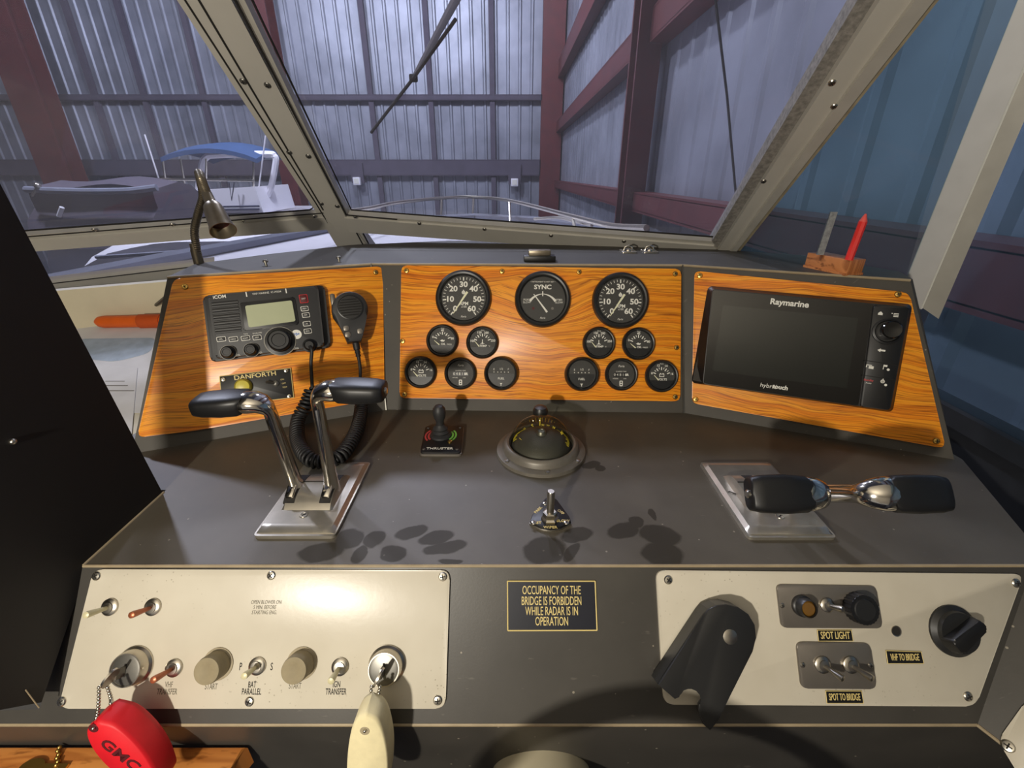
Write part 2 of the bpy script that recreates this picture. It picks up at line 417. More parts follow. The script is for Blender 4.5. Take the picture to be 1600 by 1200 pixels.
mb = MB(); mb.box((-11, 5, ZF-.1), (26, 20, .2)); tag(mb.build('floor', mat('shed_floor', (58, 58, 64), .6, scale=2)), kind='structure')

def steel(name, label, c, d, cat='column', group=None, web=True, ax='Z'):
    """rolled steel section, flanges facing the room"""
    m = MB(); x, y, z = d
    if ax == 'Z':
        m.box((0, -y/2+.02, 0), (x, .04, z)).box((0, y/2-.02, 0), (x, .04, z)).box((0, 0, 0), (.05, y-.06, z))
    elif ax == 'X':
        m.box((0, 0, z/2-.012), (x, y, .024)).box((0, 0, -z/2+.012), (x, y, .024)).box((0, -y/2+.012, 0), (x, .024, z-.03))
    else:
        m.box((0, 0, z/2-.012), (x, y, .024)).box((0, 0, -z/2+.012), (x, y, .024)).box((-x/2+.012, 0, 0), (.024, y, z-.03))
    o = m.build(name, M['redsteel'] if group != 'grey' else M['shed'], smooth=False); o.location = c
    tag(o, label, cat); return o
zmid = (ZF + CZ + 9)/2; zl = CZ + 9 - ZF
steel('steel_column', 'red steel column in the far corner of the shed, between back and right walls', (XR-.30, YB-.42, zmid), (.52, .5, zl))
steel('steel_column', 'nearest red steel column, standing against the right wall', (XR-.17, 4.75, zmid), (.20, .30, zl))
steel('steel_column', 'red steel column far left, rising behind the grey covered boat', (-11.0, 12.2, zmid), (.70, .5, zl))
steel('steel_column', 'red steel column on the back wall beside the centre window mullion', (-6.0, YB-.42, zmid), (.42, .5, zl))
# girts and beams
gz = [at_y(700, y, YB-.2).z for y in (152, 262, 30)]
def girt(label, z, h, m, d=.18):
    g = MB(); g.box((0, 0, h/2-.01), (24, d, .02)).box((0, 0, -h/2+.01), (24, d, .02)).box((0, -d/2+.01, 0), (24, .02, h-.03))
    o = g.build('wall_girt', m, smooth=False); o.location = (-11.2, YB-.12, z); tag(o, label, 'beam')
girt('thin grey girt across the middle of the ribbed back wall', gz[0], .13, M['canvasdark'])
girt('broad grey girt low on the back wall, behind the two white boxes', gz[1], .40, M['canvasdark'])
girt('dark red beam across the top of the back wall', gz[2]+1.0, .95, M['redsteel'], .4)
for x in (585, 676, 770):
    p = at_y(x, 200, YB-.1); g = MB(); g.box((0, 0, 0), (.13, .1, zl)); o = g.build('wall_post', M['canvasdark'], smooth=False); o.location = (p.x, p.y, zmid)
    tag(o, {585: 'slim grey wall post nearest the white boat behind the centre window', 676: 'slim grey wall post midway along the back wall, behind the wiper', 770: 'slim grey wall post nearest the red corner column'}[x], 'post', 'slim grey posts on the back wall')
for x in (330, 240, 165):
    p = at_y(x, 200, YB-.1); g = MB(); g.box((0, 0, 0), (.13, .1, zl)); o = g.build('wall_post', M['canvasdark'], smooth=False); o.location = (p.x, p.y, zmid)
    tag(o, {330: 'slim grey wall post rising behind the blue canopy', 240: 'slim grey wall post between blue canopy and far left column', 165: 'slim grey wall post just right of the far left red column'}[x], 'post', 'slim grey posts behind the left window')
def girtR(label, za, h):
    g = MB(); g.box((0, 0, h/2-.01), (.16, 18, .02)).box((0, 0, -h/2+.01), (.16, 18, .02)).box((-.07, 0, 0), (.02, 18, h-.03))
    o = g.build('wall_girt', M['redsteel'], smooth=False); o.location = (XR-.10, YB-9, za); tag(o, label, 'beam')
girtR('low red girt along the right wall, crossing behind the side window', at_x(1040, 312, XR-.1).z - .05, .17)
girtR('middle red girt slanting along the right wall above the corner', at_x(950, 122, XR-.1).z, .24)
girtR('top red girt along the right wall, cut by the picture top', at_x(915, 38, XR-.1).z + .1, .36)
for (x, y), lb in (((558, 283), 'small white box on a post stub under the low girt, left one'), ((804, 285), 'small white box on a post stub under the low girt, right one near the corner')):
    p = at_y(x, y, YB-.35); t = thing('outlet_box', lb, 'outlet box', loc=p, group='white boxes on the back wall')
    m = MB(); m.box((0, 0, 0), (.20, .12, .20), bev=.015); m.build('box_body', M['gel'], t); m = MB(); m.box((0, .1, .2), (.34, .08, .5)); m.build('backing_board', M['canvasdark'], t)
    m = MB(); m.box((0, -.065, 0), (.13, .012, .13)); m.build('cover', M['white'], t)

# ---- the white boat with the blue canopy
def P(x, y, Y): return at_y(x, y, Y)
t = thing('motor_boat', 'white motor boat with blue canopy and white arch, seen through the left window', 'boat', loc=(P(330, 330, 8.6)))
Yb = 8.6
m = WMB(t)
pl = [P(238, 333, Yb), P(252, 300, Yb), P(398, 292, Yb), P(412, 333, Yb)]
m.solid(pl, [p + Vector((0, 1.3, .02)) for p in pl]); m.build('flybridge', M['gel'], t, smooth=False)
m = WMB(t); a = P(228, 335, Yb-.1); b = P(440, 335, Yb-.1)
m.box(((a+b)/2 + Vector((0, 1.75, -.45))), ((b-a).length*1.05, 3.2, .8), bev=.05); m.build('cabin', M['gel'], t)
m = WMB(t); c_ = (a+b)/2; m.box((c_.x+.2, c_.y+2.15, (ZF+c_.z-.85)/2), ((b-a).length*1.1, 4.0, c_.z-.85-ZF), bev=.2); m.build('hull', M['gel'], t)
m = WMB(t)
for y in (322, 327): m.tube([P(242, y+3, Yb-.03), P(405, y, Yb-.03)], .016, 6)
m.build('stripe', M['darktrim'], t)
m = WMB(t); cs = []                               # the canopy: an arched sheet of canvas with real sag and thickness
for k in range(9):
    u = k/8; x = 250 + u*150; yy = 246 - 15*math.sin(PI*u)**.8 - (1-u)*0 + u*2
    p = P(x, yy, Yb+.1); cs.append([p + Vector((0, q*1.5, .14*math.sin(PI*(q+.0)))) for q in (0, .25, .5, .75, 1)] + [p + Vector((0, q*1.5, .14*math.sin(PI*q) - .07)) for q in (1, .75, .5, .25, 0)])
m.loft(cs); m.build('canopy', M['canvasblue'], t)
for x, x2 in ((262, 254), (292, 282), (322, 322), (396, 396)):
    m = WMB(t); m.tube([P(x, 310, Yb+.2), P(x2, 248, Yb+.2)], .018, 6); m.build('canopy_pole', M['steel'], t)
m = WMB(t); m.tube(spline([P(414, 312, Yb+.4), P(424, 290, Yb+.4), P(431, 252, Yb+.4), P(428, 244, Yb+.4), P(418, 241, Yb+.4), P(340, 242, Yb+.4), P(322, 246, Yb+.4), P(315, 262, Yb+.4), P(308, 312, Yb+.4)], 8), .055, 8); m.build('arch', M['gel'], t)
m = WMB(t); m.tube([P(248, 280, Yb), P(395, 282, Yb)], .02, 6); m.tube([P(242, 310, Yb), P(262, 282, Yb)], .014, 6); m.build('rail', M['steel'], t)
for p in ((258, 310, 226, 210), (403, 305, 415, 212)):
    m = WMB(t); m.tube([P(p[0], p[1], Yb+.2), P(p[2], p[3], Yb+.2)], .013, 6); m.build('antenna', M['gel'], t)
m = WMB(t); p = P(292, 303, Yb-.2); m.box(p + Vector((0, 0, .02)), (.22, .1, .16), bev=.05); m.tube([p, P(300, 318, Yb-.2)], .03, 8); m.box(P(287, 321, Yb-.15), (.36, .2, .16), bev=.06); m.build('helm_seat', M['canvasgrey'], t)
m = WMB(t); m.tube([P(274, 310, Yb-.2), P(284, 330, Yb-.2)], .012, 6); m.build('grab_rail', M['darktrim'], t); m = WMB(t); m.tube([P(358, 285, Yb-.1), P(362, 313, Yb-.1), P(366, 285, Yb-.1)], .012, 6); m.build('windscreen_strut', M['darktrim'], t)

# ---- the covered boat at far left
Yc = 7.2
t = thing('covered_boat', 'boat under a sagging grey canvas cover at far left of the shed', 'boat', loc=P(140, 345, Yc))
m = WMB(t); secs = []
for k in range(10):
    u = k/9; x = 42 + u*196; ridge = 294 - 3*math.sin(PI*u) + 4*math.sin(7*u); low = 345
    a = P(x, ridge, Yc); b = P(x, low, Yc)
    secs.append([a, a + Vector((0, .6, .10)), a + Vector((0, .9, .05)), a + Vector((0, 1.1, -.1)), b + Vector((0, 1.2, -.4)), b + Vector((0, -.1, -.4)), b, a*.4 + b*.6 + Vector((0, .12, 0)), a*.7+b*.3 + Vector((0, .05, 0))])
m.loft(secs); m.build('cover', M['canvasdark'], t)
m = WMB(t); m.tube(spline([P(40, 296, Yc-.05), P(90, 298, Yc-.1), P(140, 299, Yc-.1), P(200, 298, Yc-.1), P(245, 293, Yc-.05)]), .045, 8); m.build('ridge_roll', M['canvasgrey'], t)
m = WMB(t); p = P(142, 345, Yc); m.box((p.x-.2, p.y+.6, (ZF+p.z-.35)/2), (1.9, 1.1, p.z-.35-ZF), bev=.3); m.build('hull', M['gel'], t)
m = WMB(t); m.tube([P(50, 306, Yc-.1), P(60, 290, Yc-.1)], .02, 6); m.ball(P(58, 290, Yc-.1), .045); m.build('cleat', M['steel'], t)
m = WMB(t); m.tube([P(92, 338, Yc-.15), P(97, 324, Yc-.15)], .03, 8); m.build('fender_hook', M['gel'], t)

# ---- own foredeck and bow rail
zd = CZ - .46; zr = CZ - .225; cx = -.42
deck = [(-2.1, 1.5), (-1.95, 2.62), (-1.57, 4.32), (-1.1, 5.0), (-.42, 5.4), (.26, 5.0), (.72, 4.2), (.95, 2.62), (1.0, 1.42)]
t = thing('foredeck', 'white foredeck of the own boat beyond the low windows', 'deck', loc=(cx, 3, zd))
m = WMB(t); m.solid([Vector((x, y, zd-.5)) for x, y in deck], [Vector((x, y, zd)) for x, y in deck]); m.build('deck_plate', M['gel'], t, smooth=False)
m = WMB(t); m.tube([Vector((x, y, zd+.03)) for x, y in deck], .035, 6); m.build('toe_rail', M['canvasgrey'], t)
m = WMB(t); m.box((cx, 2.3, zd+.05), (.7, .7, .1), bev=.03); m.build('hatch', M['gel'], t)
t = thing('bow_rail', 'bright tubular bow rail above the foredeck', 'railing', loc=(cx, 5.2, zr))
path = [P(1010, 356, 2.35), P(954, 352.5, 2.75), P(894, 338, 3.5), P(796, 313.5, 4.9), P(740, 308, 5.5), P(690, 309.5, 5.4), P(618, 317, 4.7), P(560, 328, 3.9), Vector((-1.45, 2.6, zr))]
m = WMB(t); m.tube(spline(path, 6), .017, 8); m.build('top_tube', M['alu'], t)
for i, (dx, dy) in enumerate(((0, .1), (.05, -.25), (.03, -.2), (0, 0), (0, 0))):
    p = path[1+i*1 if i else 1]; q = Vector((p.x+dx-.02, p.y+dy, zd))
    m = WMB(t); m.tube([p, q], .013, 6); m.build('stanchion', M['alu'], t)
m = WMB(t); m.tube(spline([P(835, 342, 4.2), P(870, 340, 3.9), P(895, 345, 3.6), P(925, 352, 3.2)], 6), .012, 6); m.build('brace', M['alu'], t)
# neighbouring white boat low outside
t = thing('skiff', 'white covered skiff with rounded side, seen through the low left window', 'boat', loc=P(320, 400, 5.2))
m = WMB(t); secs = []
for k in range(12):
    u = k/11; x = 130 + 400*u; a = P(x, 404 - 36*min(1, (u*3.2))**.5 - 6*u, 5.2); b = a + Vector((0, 0, -.55))
    b.z = ZF + .02; secs.append([b, a + Vector((0, -.02, -.08)), a + Vector((0, .12, 0)), a + Vector((0, .9, .05)), b + Vector((0, 1.0, 0))])
m.loft(secs); m.build('hull', M['gel'], t)
m = WMB(t); m.tube([P(150, 402, 5.1), P(300, 392, 5.1), P(470, 372, 5.1)], .02, 6); m.build('rub_rail', M['canvasgrey'], t)
# a cable hanging outside
t = thing('hanging_cable', 'thin dark cable hanging straight down outside, at the right of the centre window', 'cable', loc=P(1150, 305, 2.4))
m = WMB(t); m.tube([P(1112, -60, 2.4), P(1118, 0, 2.4), P(1136, 150, 2.4), P(1150, 306, 2.4), P(1156, 400, 2.4)], .006, 6); m.build('cable', M['gasket'], t)

# ================================================================== windscreen
mul_dir = Vector((0, -math.cos(math.radians(40.3)), math.sin(math.radians(40.3))))
M0 = P(535, 355, 1.13); R0 = P(1122, 382, .98)
FWc = Fr(M0, R0 - M0, mul_dir)                     # centre window plane
L0 = P(60, 372, .985)
FWl = Fr(M0, M0 - L0, mul_dir)                     # left window plane (u towards the mullion)
for F in (FWc, FWl):
    if F.n.y > 0: print('plane faces away')
def strip(mb, F, pts, z0, z1, bev=0): mb.prism(F_many(F, pts), z0, z1, bev)
def F_many(F, pts, h=0): return [F.px(x, y, h) for x, y in pts]
def fthing(F, name, label, cat, px, **kw): return thing(name, label, cat, F.mat(*F.px(*px)), **kw)
def on(F, root):
    """mesh builder taking coordinates of plane F for a part of root"""
    m = MB(); m.T = root.matrix_world.inverted() @ F.mat(); return m
def screwhead(mb, x, y, z, r, flat=.35, slot=True):
    mb.lathe([(r, 0), (r, r*.15), (r*.75, r*flat), (r*.25, r*flat*1.15), (0, r*flat*1.15)], (x, y, z), 14)
def screws(F, root, pts, r, z, mt='steel', rot=.5):
    for x, y in pts:
        a, b = F.px(x, y, z); m = on(F, root); m.lathe([(r, 0), (r, r*.15), (r*.8, r*.38), (r*.3, r*.5), (0, r*.5)], (a, b, z), 16)
        s = m.build('screw', M[mt], root)
        q = on(F, root); rt = random.uniform(0, PI)
        q.box((a, b, z + r*.5), (r*1.15, r*.24, r*.1), rz=rt); q.box((a, b, z + r*.5), (r*.24, r*1.15, r*.1), rz=rt); k = q.build('screw_slot', M['gasket'], s)
def E(xb, yb, xt, yt, y=-300): return (xb + (xt-xb)*(y-yb)/(yt-yb), y)   # run an edge on up to the headliner
# centre window
t = fthing(FWc, 'window_2', 'centre windscreen window in a painted frame', 'window', (830, 355)); t['kind'] = 'structure'
m = on(FWc, t); strip(m, FWc, [E(548, 330, 352, -40), (548, 330), (1112, 374), E(1112, 374, 1392, -40)], -.006, -.002); m.build('glass', M['pane'], t, smooth=False)
m = on(FWc, t); strip(m, FWc, [(545, 331), (1112, 372), (1118, 379), (541, 336)], -.004, .008)
strip(m, FWc, [(537, 327), (546, 334), E(546, 334, 374, -30), E(537, 327, 357, -30)], -.004, .008); m.build('channel', M['frame2'], t, smooth=False)
m = on(FWc, t); strip(m, FWc, [(540, 334), (1116, 377), (1130, 396), (548, 356)], -.012, .012); m.build('sill', M['frame'], t, smooth=False)
m = on(FWc, t)
def gline(m, F, pts, r=.0016, h=.006): m.tube([(*F.px(x, y, h), h) for x, y in pts], r, 6)
gline(m, FWc, [E(549, 328, 380, -30), (549, 328), (1114, 370)], .0018, .008); gline(m, FWc, [E(541, 336, 352, -30), (541, 336), (620, 343)], .0018, .0125); m.build('gasket', M['gasket'], t)
screws(FWc, t, [(555, 339), (655, 349), (757, 358), (861, 368), (975, 377)], .0046, .012)
# low small window right of the mullion
t = fthing(FWc, 'window_4', 'small low window between mullion and dash', 'window', (610, 370)); t['kind'] = 'structure'
m = on(FWc, t); strip(m, FWc, [(558, 352), (1000, 384), (1000, 420), (575, 410)], -.006, -.002); m.build('glass', M['pane'], t, smooth=False)
m = on(FWc, t); gline(m, FWc, [(550, 350), (572, 392)], .0016, .010); gline(m, FWc, [(562, 354), (582, 392)], .0016, .004); m.build('gasket', M['gasket'], t)
m = on(FWc, t); strip(m, FWc, [(548, 351), (562, 353), (584, 395), (566, 395)], -.004, .006); m.build('channel', M['frame2'], t, smooth=False)
# left window
t = fthing(FWl, 'window_1', 'left windscreen window with the white boat behind it', 'window', (280, 350)); t['kind'] = 'structure'
m = on(FWl, t); strip(m, FWl, [E(505, 330, 272, -40), (505, 330), (-120, 378), (-330, -300)], -.006, -.002); m.build('glass', M['pane'], t, smooth=False)
m = on(FWl, t); strip(m, FWl, [(500, 330), (-120, 374), (-120, 384), (506, 336)], -.004, .008); m.build('channel', M['frame2'], t, smooth=False)
m = on(FWl, t); strip(m, FWl, [(-120, 382), (506, 333), (526, 351), (-120, 398)], -.012, .012); m.build('sill', M['frame'], t, smooth=False)
m = on(FWl, t); gline(m, FWl, [E(490, 324, 270, -30), (490, 324), (484, 328), (-120, 372)], .0018, .006); gline(m, FWl, [(505, 333), (-120, 383)], .0014, .0125); m.build('gasket', M['gasket'], t)
screws(FWl, t, [(147, 359), (269, 351), (380, 345), (491, 338)], .0046, .012)
# low left window
t = fthing(FWl, 'window_3', 'low left window between the two left sills', 'window', (250, 395)); t['kind'] = 'structure'
m = on(FWl, t); strip(m, FWl, [(528, 351), (-120, 396), (-120, 470), (560, 392)], -.006, -.002); m.build('glass', M['pane'], t, smooth=False)
m = on(FWl, t); strip(m, FWl, [(-120, 463), (335, 408), (335, 436), (-120, 474)], -.012, .010); m.build('sill', M['frame'], t, smooth=False)
m = on(FWl, t); gline(m, FWl, [(-120, 467), (335, 413)], .0014, .0105); m.build('gasket', M['gasket'], t)
# centre mullion
Fm = Fr(M0, (1, 0, 0), mul_dir)
t = fthing(Fm, 'trim_1', 'painted centre mullion of the windscreen with dark screws', 'mullion', (540, 370)); t['kind'] = 'structure'
m = on(Fm, t); strip(m, Fm, [E(497, 326, 262, -40), E(541, 330, 350, -40), (541, 330), (586, 392), (536, 392), (497, 326)], -.02, .014); m.build('cover_strip', M['frame'], t, smooth=False)
m = on(Fm, t); gline(m, Fm, [E(494, 318, 270, -30), (494, 318), (512, 348)], .0016, .014); gline(m, Fm, [E(505, 328, 293, -30), (505, 328)], .0016, .0145); m.build('gasket', M['gasket'], t)
screws(Fm, t, [(380, 127), (418, 133), (452, 238), (482, 244), (502, 318), (527, 322)], .0052, .014, 'pewter')
# right mullion
dr = ray(794, 755).normalized(); base = P(1140, 382, .97)
Fq = Fr(base, (1, -.25, 0), -dr)
t = fthing(Fq, 'trim_2', 'pale right corner post of the windscreen, edged with a rough grey seal', 'mullion', (1140, 382)); t['kind'] = 'structure'
def rows(y0, xs0, y1, xs1, ya, yb):
    f = lambda x0, x1, y: x0 + (x1-x0)*(y-y0)/(y1-y0)
    return [(lambda a, b: [(f(a[0], a[1], ya), ya), (f(b[0], b[1], ya), ya), (f(b[0], b[1], yb), yb), (f(a[0], a[1], yb), yb)])((xs0[i], xs1[i]), (xs0[i+1], xs1[i+1])) for i in range(len(xs0)-1)]
rr = rows(0, [1337, 1364, 1412, 1440, 1455], 375, [1112, 1127, 1145, 1155, 1164], -300, 388)
for q, nm, mt, h in ((rr[0], 'foam_seal', 'seal', .004), (rr[1], 'corner_post', 'frame', .014), (rr[2], 'side_strip', 'frame2', .020), (rr[3], 'outer_edge', 'tan', .012)):
    m = on(Fq, t); strip(m, Fq, q, -.02, h); m.build(nm, M[mt], t, smooth=False)
screws(Fq, t, [(1300, 129), (1193, 283)], .0046, .014); screws(Fq, t, [(1303, 166)], .004, .02)
# side post and window
dv = ray(990, 1480).normalized(); pb = P(1446, 470, .80)
Fp = Fr(pb, (1, -.9, 0), -dv)
t = fthing(Fp, 'trim_3', 'grey aluminium post at the right, beside the side window', 'post', (1446, 470)); t['kind'] = 'structure'
m = on(Fp, t); strip(m, Fp, [E(1405, 462, 1610, -50), E(1440, 482, 1667, -50), (1440, 482), (1405, 462)], -.006, .004); m.build('inner_face', M['postgrey'], t, smooth=False)
m = on(Fp, t); strip(m, Fp, [E(1440, 482, 1667, -50), E(1466, 500, 1704, -50), (1466, 500), (1440, 482)], -.012, -.004); m.build('outer_face', M['frame2'], t, smooth=False)
m = on(Fp, t); gline(m, Fp, [E(1440, 482, 1667, -50), (1440, 482)], .0014, .005); m.build('edge_highlight', M['white'], t)  # white line painted in for the highlight along the metal edge
t = thing('window_5', 'side window right of the windscreen corner', 'window', Fq.mat()); t['kind'] = 'structure'
m = WMB(t); q0 = P(1150, 390, .975); q1 = Fp.w(1407, 462, -.004); q2 = Fp.w(*E(1407, 462, 1612, -50), -.004); q3 = at_pl(*E(1155, 388, 1462, -60), Fq.o, Fq.n)
m.solid([q0, q1, q2, q3], [p + Vector((.003, .002, 0)) for p in (q0, q1, q2, q3)]); m.build('glass', M['paneclear'], t, smooth=False)

t = thing('window_6', 'side window aft of the grey post', 'window', loc=(.78, .3, CZ-.37)); t['kind'] = 'structure'
m = WMB(t); m.box((.78, .12, CZ+.12), (.004, 1.40, .98)); m.build('glass', M['paneaft'], t, smooth=False)
m = WMB(t); m.box((.79, .12, CZ-.385), (.05, 1.5, .03)); m.build('sill', M['darkside'], t, smooth=False)
mb = MB(); mb.box((.80, .12, CZ-.90), (.04, 1.5, 1.0)); tag(mb.build('wall_starboard', M['darkside'], smooth=False), kind='structure')
# the rest of the cabin: headliner and bulkheads behind the helmsman
mb = MB(); mb.prism([(-1.9, -2.2), (.95, -2.2), (.95, .24), (-.42, .40), (-1.9, .1)], CZ+.62, CZ+.66); tag(mb.build('ceiling', M['liner'], smooth=False), kind='structure')
mb = MB(); mb.box((-.47, -2.22, CZ-.4), (2.9, .04, 2.1)); tag(mb.build('wall_rear', M['liner'], smooth=False), kind='structure')
# cabin side below the left windows, chart table and partition
mb = MB(); a = P(330, 434, 1.07); b = P(-120, 472, .93)
mb.solid([a, b, b + Vector((0, .0, -.2)), a + Vector((0, .0, -.2))], [p + Vector((0, .03, 0)) for p in (a, b, b + Vector((0, 0, -.2)), a + Vector((0, 0, -.2)))])
tag(mb.build('wall_left', M['cream'], smooth=False), kind='structure')
FTa = Fr((-.9, .60, CZ-.425), (1, 0, 0), (0, .45, .118))
t = thing('chart_table', 'low cream chart table left of the console, behind the black partition', 'table', FTa.mat())
m = on(FTa, t); m.prism([(-.8, -.1), (.33, -.1), (.33, .05), (.36, .47), (-.7, .47)], -.03, 0); m.build('tabletop', M['cream'], t, smooth=False)
m = on(FTa, t); m.prism([(-.78, -.08), (.31, -.08), (.31, -.05), (-.78, -.05)], -.5, -.03); m.build('front_panel', M['cream'], t, smooth=False)
for i, (pts, lb, z) in enumerate((([(95, 500), (262, 500), (240, 645), (60, 650)], 'large pale paper chart spread on the chart table', .0004), ([(60, 560), (215, 575), (205, 690), (40, 700)], 'smaller printed sheet on the near edge of the chart table', .0016))):
    t = fthing(FTa, 'paper_chart', lb, 'chart', pts[0]); m = on(FTa, t)
    m.prism([FTa.px(x, y, z) for x, y in pts], z, z+.0006); m.build('sheet', M['paper'], t, smooth=False)
    m = on(FTa, t)
    if i:
        for y, xa, xb in ((596, 165, 195), (603, 160, 200), (611, 168, 210)):
            p0 = FTa.px(xa, y, z); p1 = FTa.px(xb, y, z); m.box(((p0[0]+p1[0])/2, p0[1], z+.0008), (p1[0]-p0[0], .0016, .0004))
        m.build('print', M['ink'], t)
    else: m.prism(rrect([FTa.px(x, y, z) for x, y in [(120, 530), (245, 528), (235, 552), (180, 566), (120, 560)]], .02), z+.0006, z+.0009); m.build('print', mat('pale_blue_print', (168, 182, 196), .8), t)
t = fthing(FTa, 'orange_tube', 'orange plastic tube lying across the back of the chart table', 'tube', (200, 503)); 
a = FTa.w(150, 503, .015); b = FTa.w(275, 501, .015)
dd = (b-a).normalized(); m = WMB(t); m.tube([a, a+dd*.008, a+dd*.02, b], [.006, .012, .014, .014], 14); m.build('barrel', M['orange'], t)
m = WMB(t); m.tube([a+dd*.10, a+dd*.15], [.0162, .0162], 14); m.build('grip', mat('orange_grip', (190, 76, 14), .5), t)
t = fthing(FTa, 'side_cable', 'thin dark cable running down behind the left end of the dash', 'cable', (232, 492))
m = WMB(t); m.tube([FTa.w(228, 495, .004), FTa.w(240, 480, .02), P(262, 462, .99), P(290, 440, .99)], .004, 6); m.build('cable', M['pewter'], t)

mb = MB(); pr = [(.478, -.395), (.441, 0), (.40, .42), (.20, .42), (.20, -.40), (.243, -.434), (.268, -.466), (.35, -.392)]
mb.solid([Vector((-.458, y, CZ+z)) for y, z in pr], [Vector((-.478, y, CZ+z)) for y, z in pr])
t = thing('partition', 'tall black partition panel at the left end of the console', 'partition', loc=(-.468, .35, CZ-.4)); mb.T = Matrix()
mb2 = mb.build('panel', M['partition'], t, smooth=False); mb2.matrix_parent_inverse = t.matrix_world.inverted()
m = WMB(t); p = at_x(20, 690, -.457); m.ball(p, .003, seg=12); m.build('screw', M['steel'], t)
m = WMB(t); m.tube([at_x(40, 1078, -.4575), at_x(61, 1106, -.4575)], .0005, 6); m.build('edge_seam', M['edge'], t)

# ================================================================== the console
t = thing('helm_console', 'wide dark laminate helm console with angled dash', 'console', FT.mat()); CON = t
def cz(p): return Vector(p)
smear = []
for X, Y, a, b, r in ((130, 400, 95, 40, 10), (235, 350, 60, 42, 0), (330, 352, 45, 36, 0), (405, 405, 45, 42, 80), (275, 410, 30, 36, 0), (475, 322, 70, 25, 25), (572, 343, 74, 27, 20), (605, 382, 92, 25, 14), (628, 435, 55, 13, 0),
                      (985, 392, 90, 56, 28), (1110, 335, 72, 28, 22), (1290, 315, 75, 30, 22), (1400, 255, 16, 24, 0), (1430, 335, 85, 42, -12), (1440, 408, 88, 52, 5), (1165, 66, 42, 13, 22), (1200, 78, 22, 12, 40), (1340, 285, 30, 22, 30), (1090, 400, 60, 18, 50)):
    c = FT.px(450 + X/2.46, 700 + Y/2.46); d = FT.px(450 + (X+a)/2.46, 700 + Y/2.46); e = FT.px(450 + X/2.46, 700 + (Y-b)/2.46)
    smear.append((c[0], c[1], abs(d[0]-c[0]), abs(e[1]-c[1]), math.radians(r)))
M['console'] = laminate_mat('console_laminate', (84, 78, 67), smear, .5)
M['lam'] = laminate_mat('dark_laminate', (66, 63, 58), (), .42)
M['lam2'] = laminate_mat('dash_laminate', (72, 68, 61), (), .62)
fr = at_z(1660, 883, H); top = [at_z(130, 883, H), fr, at_z(1606, 840, H), br2 + Vector((.012, 0, 0)), br2 + Vector((0, .25, 0)), Vector((-.50, .85, H)), Vector((-.60, .70, H)), Vector((-.62, .482, H)), Vector((-.457, .482, H))]
m = WMB(t); m.prism([(p.x, p.y) for p in top], H-.02, H); m.build('countertop', M['console'], t, smooth=False)
fpts = [(130, 883), (62, 1108), (-260, 1119), (-260, 1133.5), (1527, 1133), (1608, 900), (1660, 883)]
m = on(FF, t); m.prism([FF.px(x, y) for x, y in fpts], -.022, 0); m.build('front_panel', M['lam'], t, smooth=False)
# laminate edge strips, bevel highlight put into their pale colour
m = WMB(t); m.tube([at_z(130, 883.5, H) + Vector((0, 0, -.0008)), fr + Vector((0, 0, -.0008))], .0017, 8); m.tube([at_z(130, 883.5, H), at_z(256, 769, H)], .0014, 8); m.build('top_edge', M['edge'], t)
m = on(FF, t); m.tube([(*FF.px(x, 1133), -.001) for x in (-260, 1527)], .0018, 8); m.build('lower_edge', M['edge'], t)
# lower fascia under the overhang
zl0 = CZ - .503; yl = .262
a, b = FF.px(1527, 1133); e0 = FF.w(1527, 1133)
m = WMB(t); m.solid([Vector((-1.0, yl+.004, zl0)), Vector((e0.x+.27, yl+.004, zl0)), Vector((e0.x+.28, yl+.05, zl0-.3)), Vector((-1.0, yl+.05, zl0-.3))], [Vector((-1.0, yl+.03, zl0)), Vector((e0.x+.27, yl+.03, zl0)), Vector((e0.x+.28, yl+.08, zl0-.3)), Vector((-1.0, yl+.08, zl0-.3))]); m.build('lower_fascia', M['lam'], t, smooth=False)
# right return towards the viewer
A = FF.w(1527, 1133); B = FF.w(1608, 900); D = Vector((.05, -.16, 0.0))
m = WMB(t); q = [A, B, B + Vector((.16, -.22, .02)), A + Vector((.10, -.20, .0))]; nn = (B-A).cross(q[3]-A).normalized()
m.solid(q, [p + (nn*.02 if nn.x > 0 else -nn*.02) for p in q]); m.build('side_return', M['lam'], t, smooth=False)
m = WMB(t); m.tube([A, A + Vector((.10, -.20, 0))], .0017, 8); m.build('side_edge', M['edge'], t)
FSd = Fr(A, q[3]-A, B-A)
if FSd.n.x > 0: FSd = Fr(A, A-q[3], B-A)
# dash: three raked faces, top
tl0 = FL.o + FL.u*0; 
def ftop(F, x, y): return F.w(x, y)
def ontop(F, x, y):                                # where plane F meets the dash top, nearest to a picture point
    p = F.w(x, y); k = (T - p.z)/F.v.z; return p + F.v*k
def meet(F, G):
    A_ = Matrix((F.n, G.n, Vector((0, 0, 1)))); return A_.inverted() @ Vector((F.o.dot(F.n), G.o.dot(G.n), T))
t0 = ontop(FL, 262, 433); t1 = meet(FL, FC); t2 = _p.copy(); t3 = ontop(FR, 1421, 441)
backs = [at_z(x, y, T) for x, y in ((306, 412), (420, 397), (545, 383), (700, 376), (900, 377), (1010, 382), (1130, 390), (1255, 399), (1405, 424), (1426, 436))]
m = WMB(t)
bot = [bl0, bl1, br1, br2] + [p - Vector((0, 0, T-H)) for p in backs[::-1]]
topv = [t0, t1, t2, t3] + backs[::-1]
m.solid([Vector((p.x, p.y, H)) for p in bot], topv); m.build('dash_body', M['lam2'], t, smooth=False)
m = WMB(t); m.tube([p + Vector((0, -.001, -.001)) for p in (t0, t1, t2, t3)], .0021, 8); m.build('dash_edge', M['edge'], t)
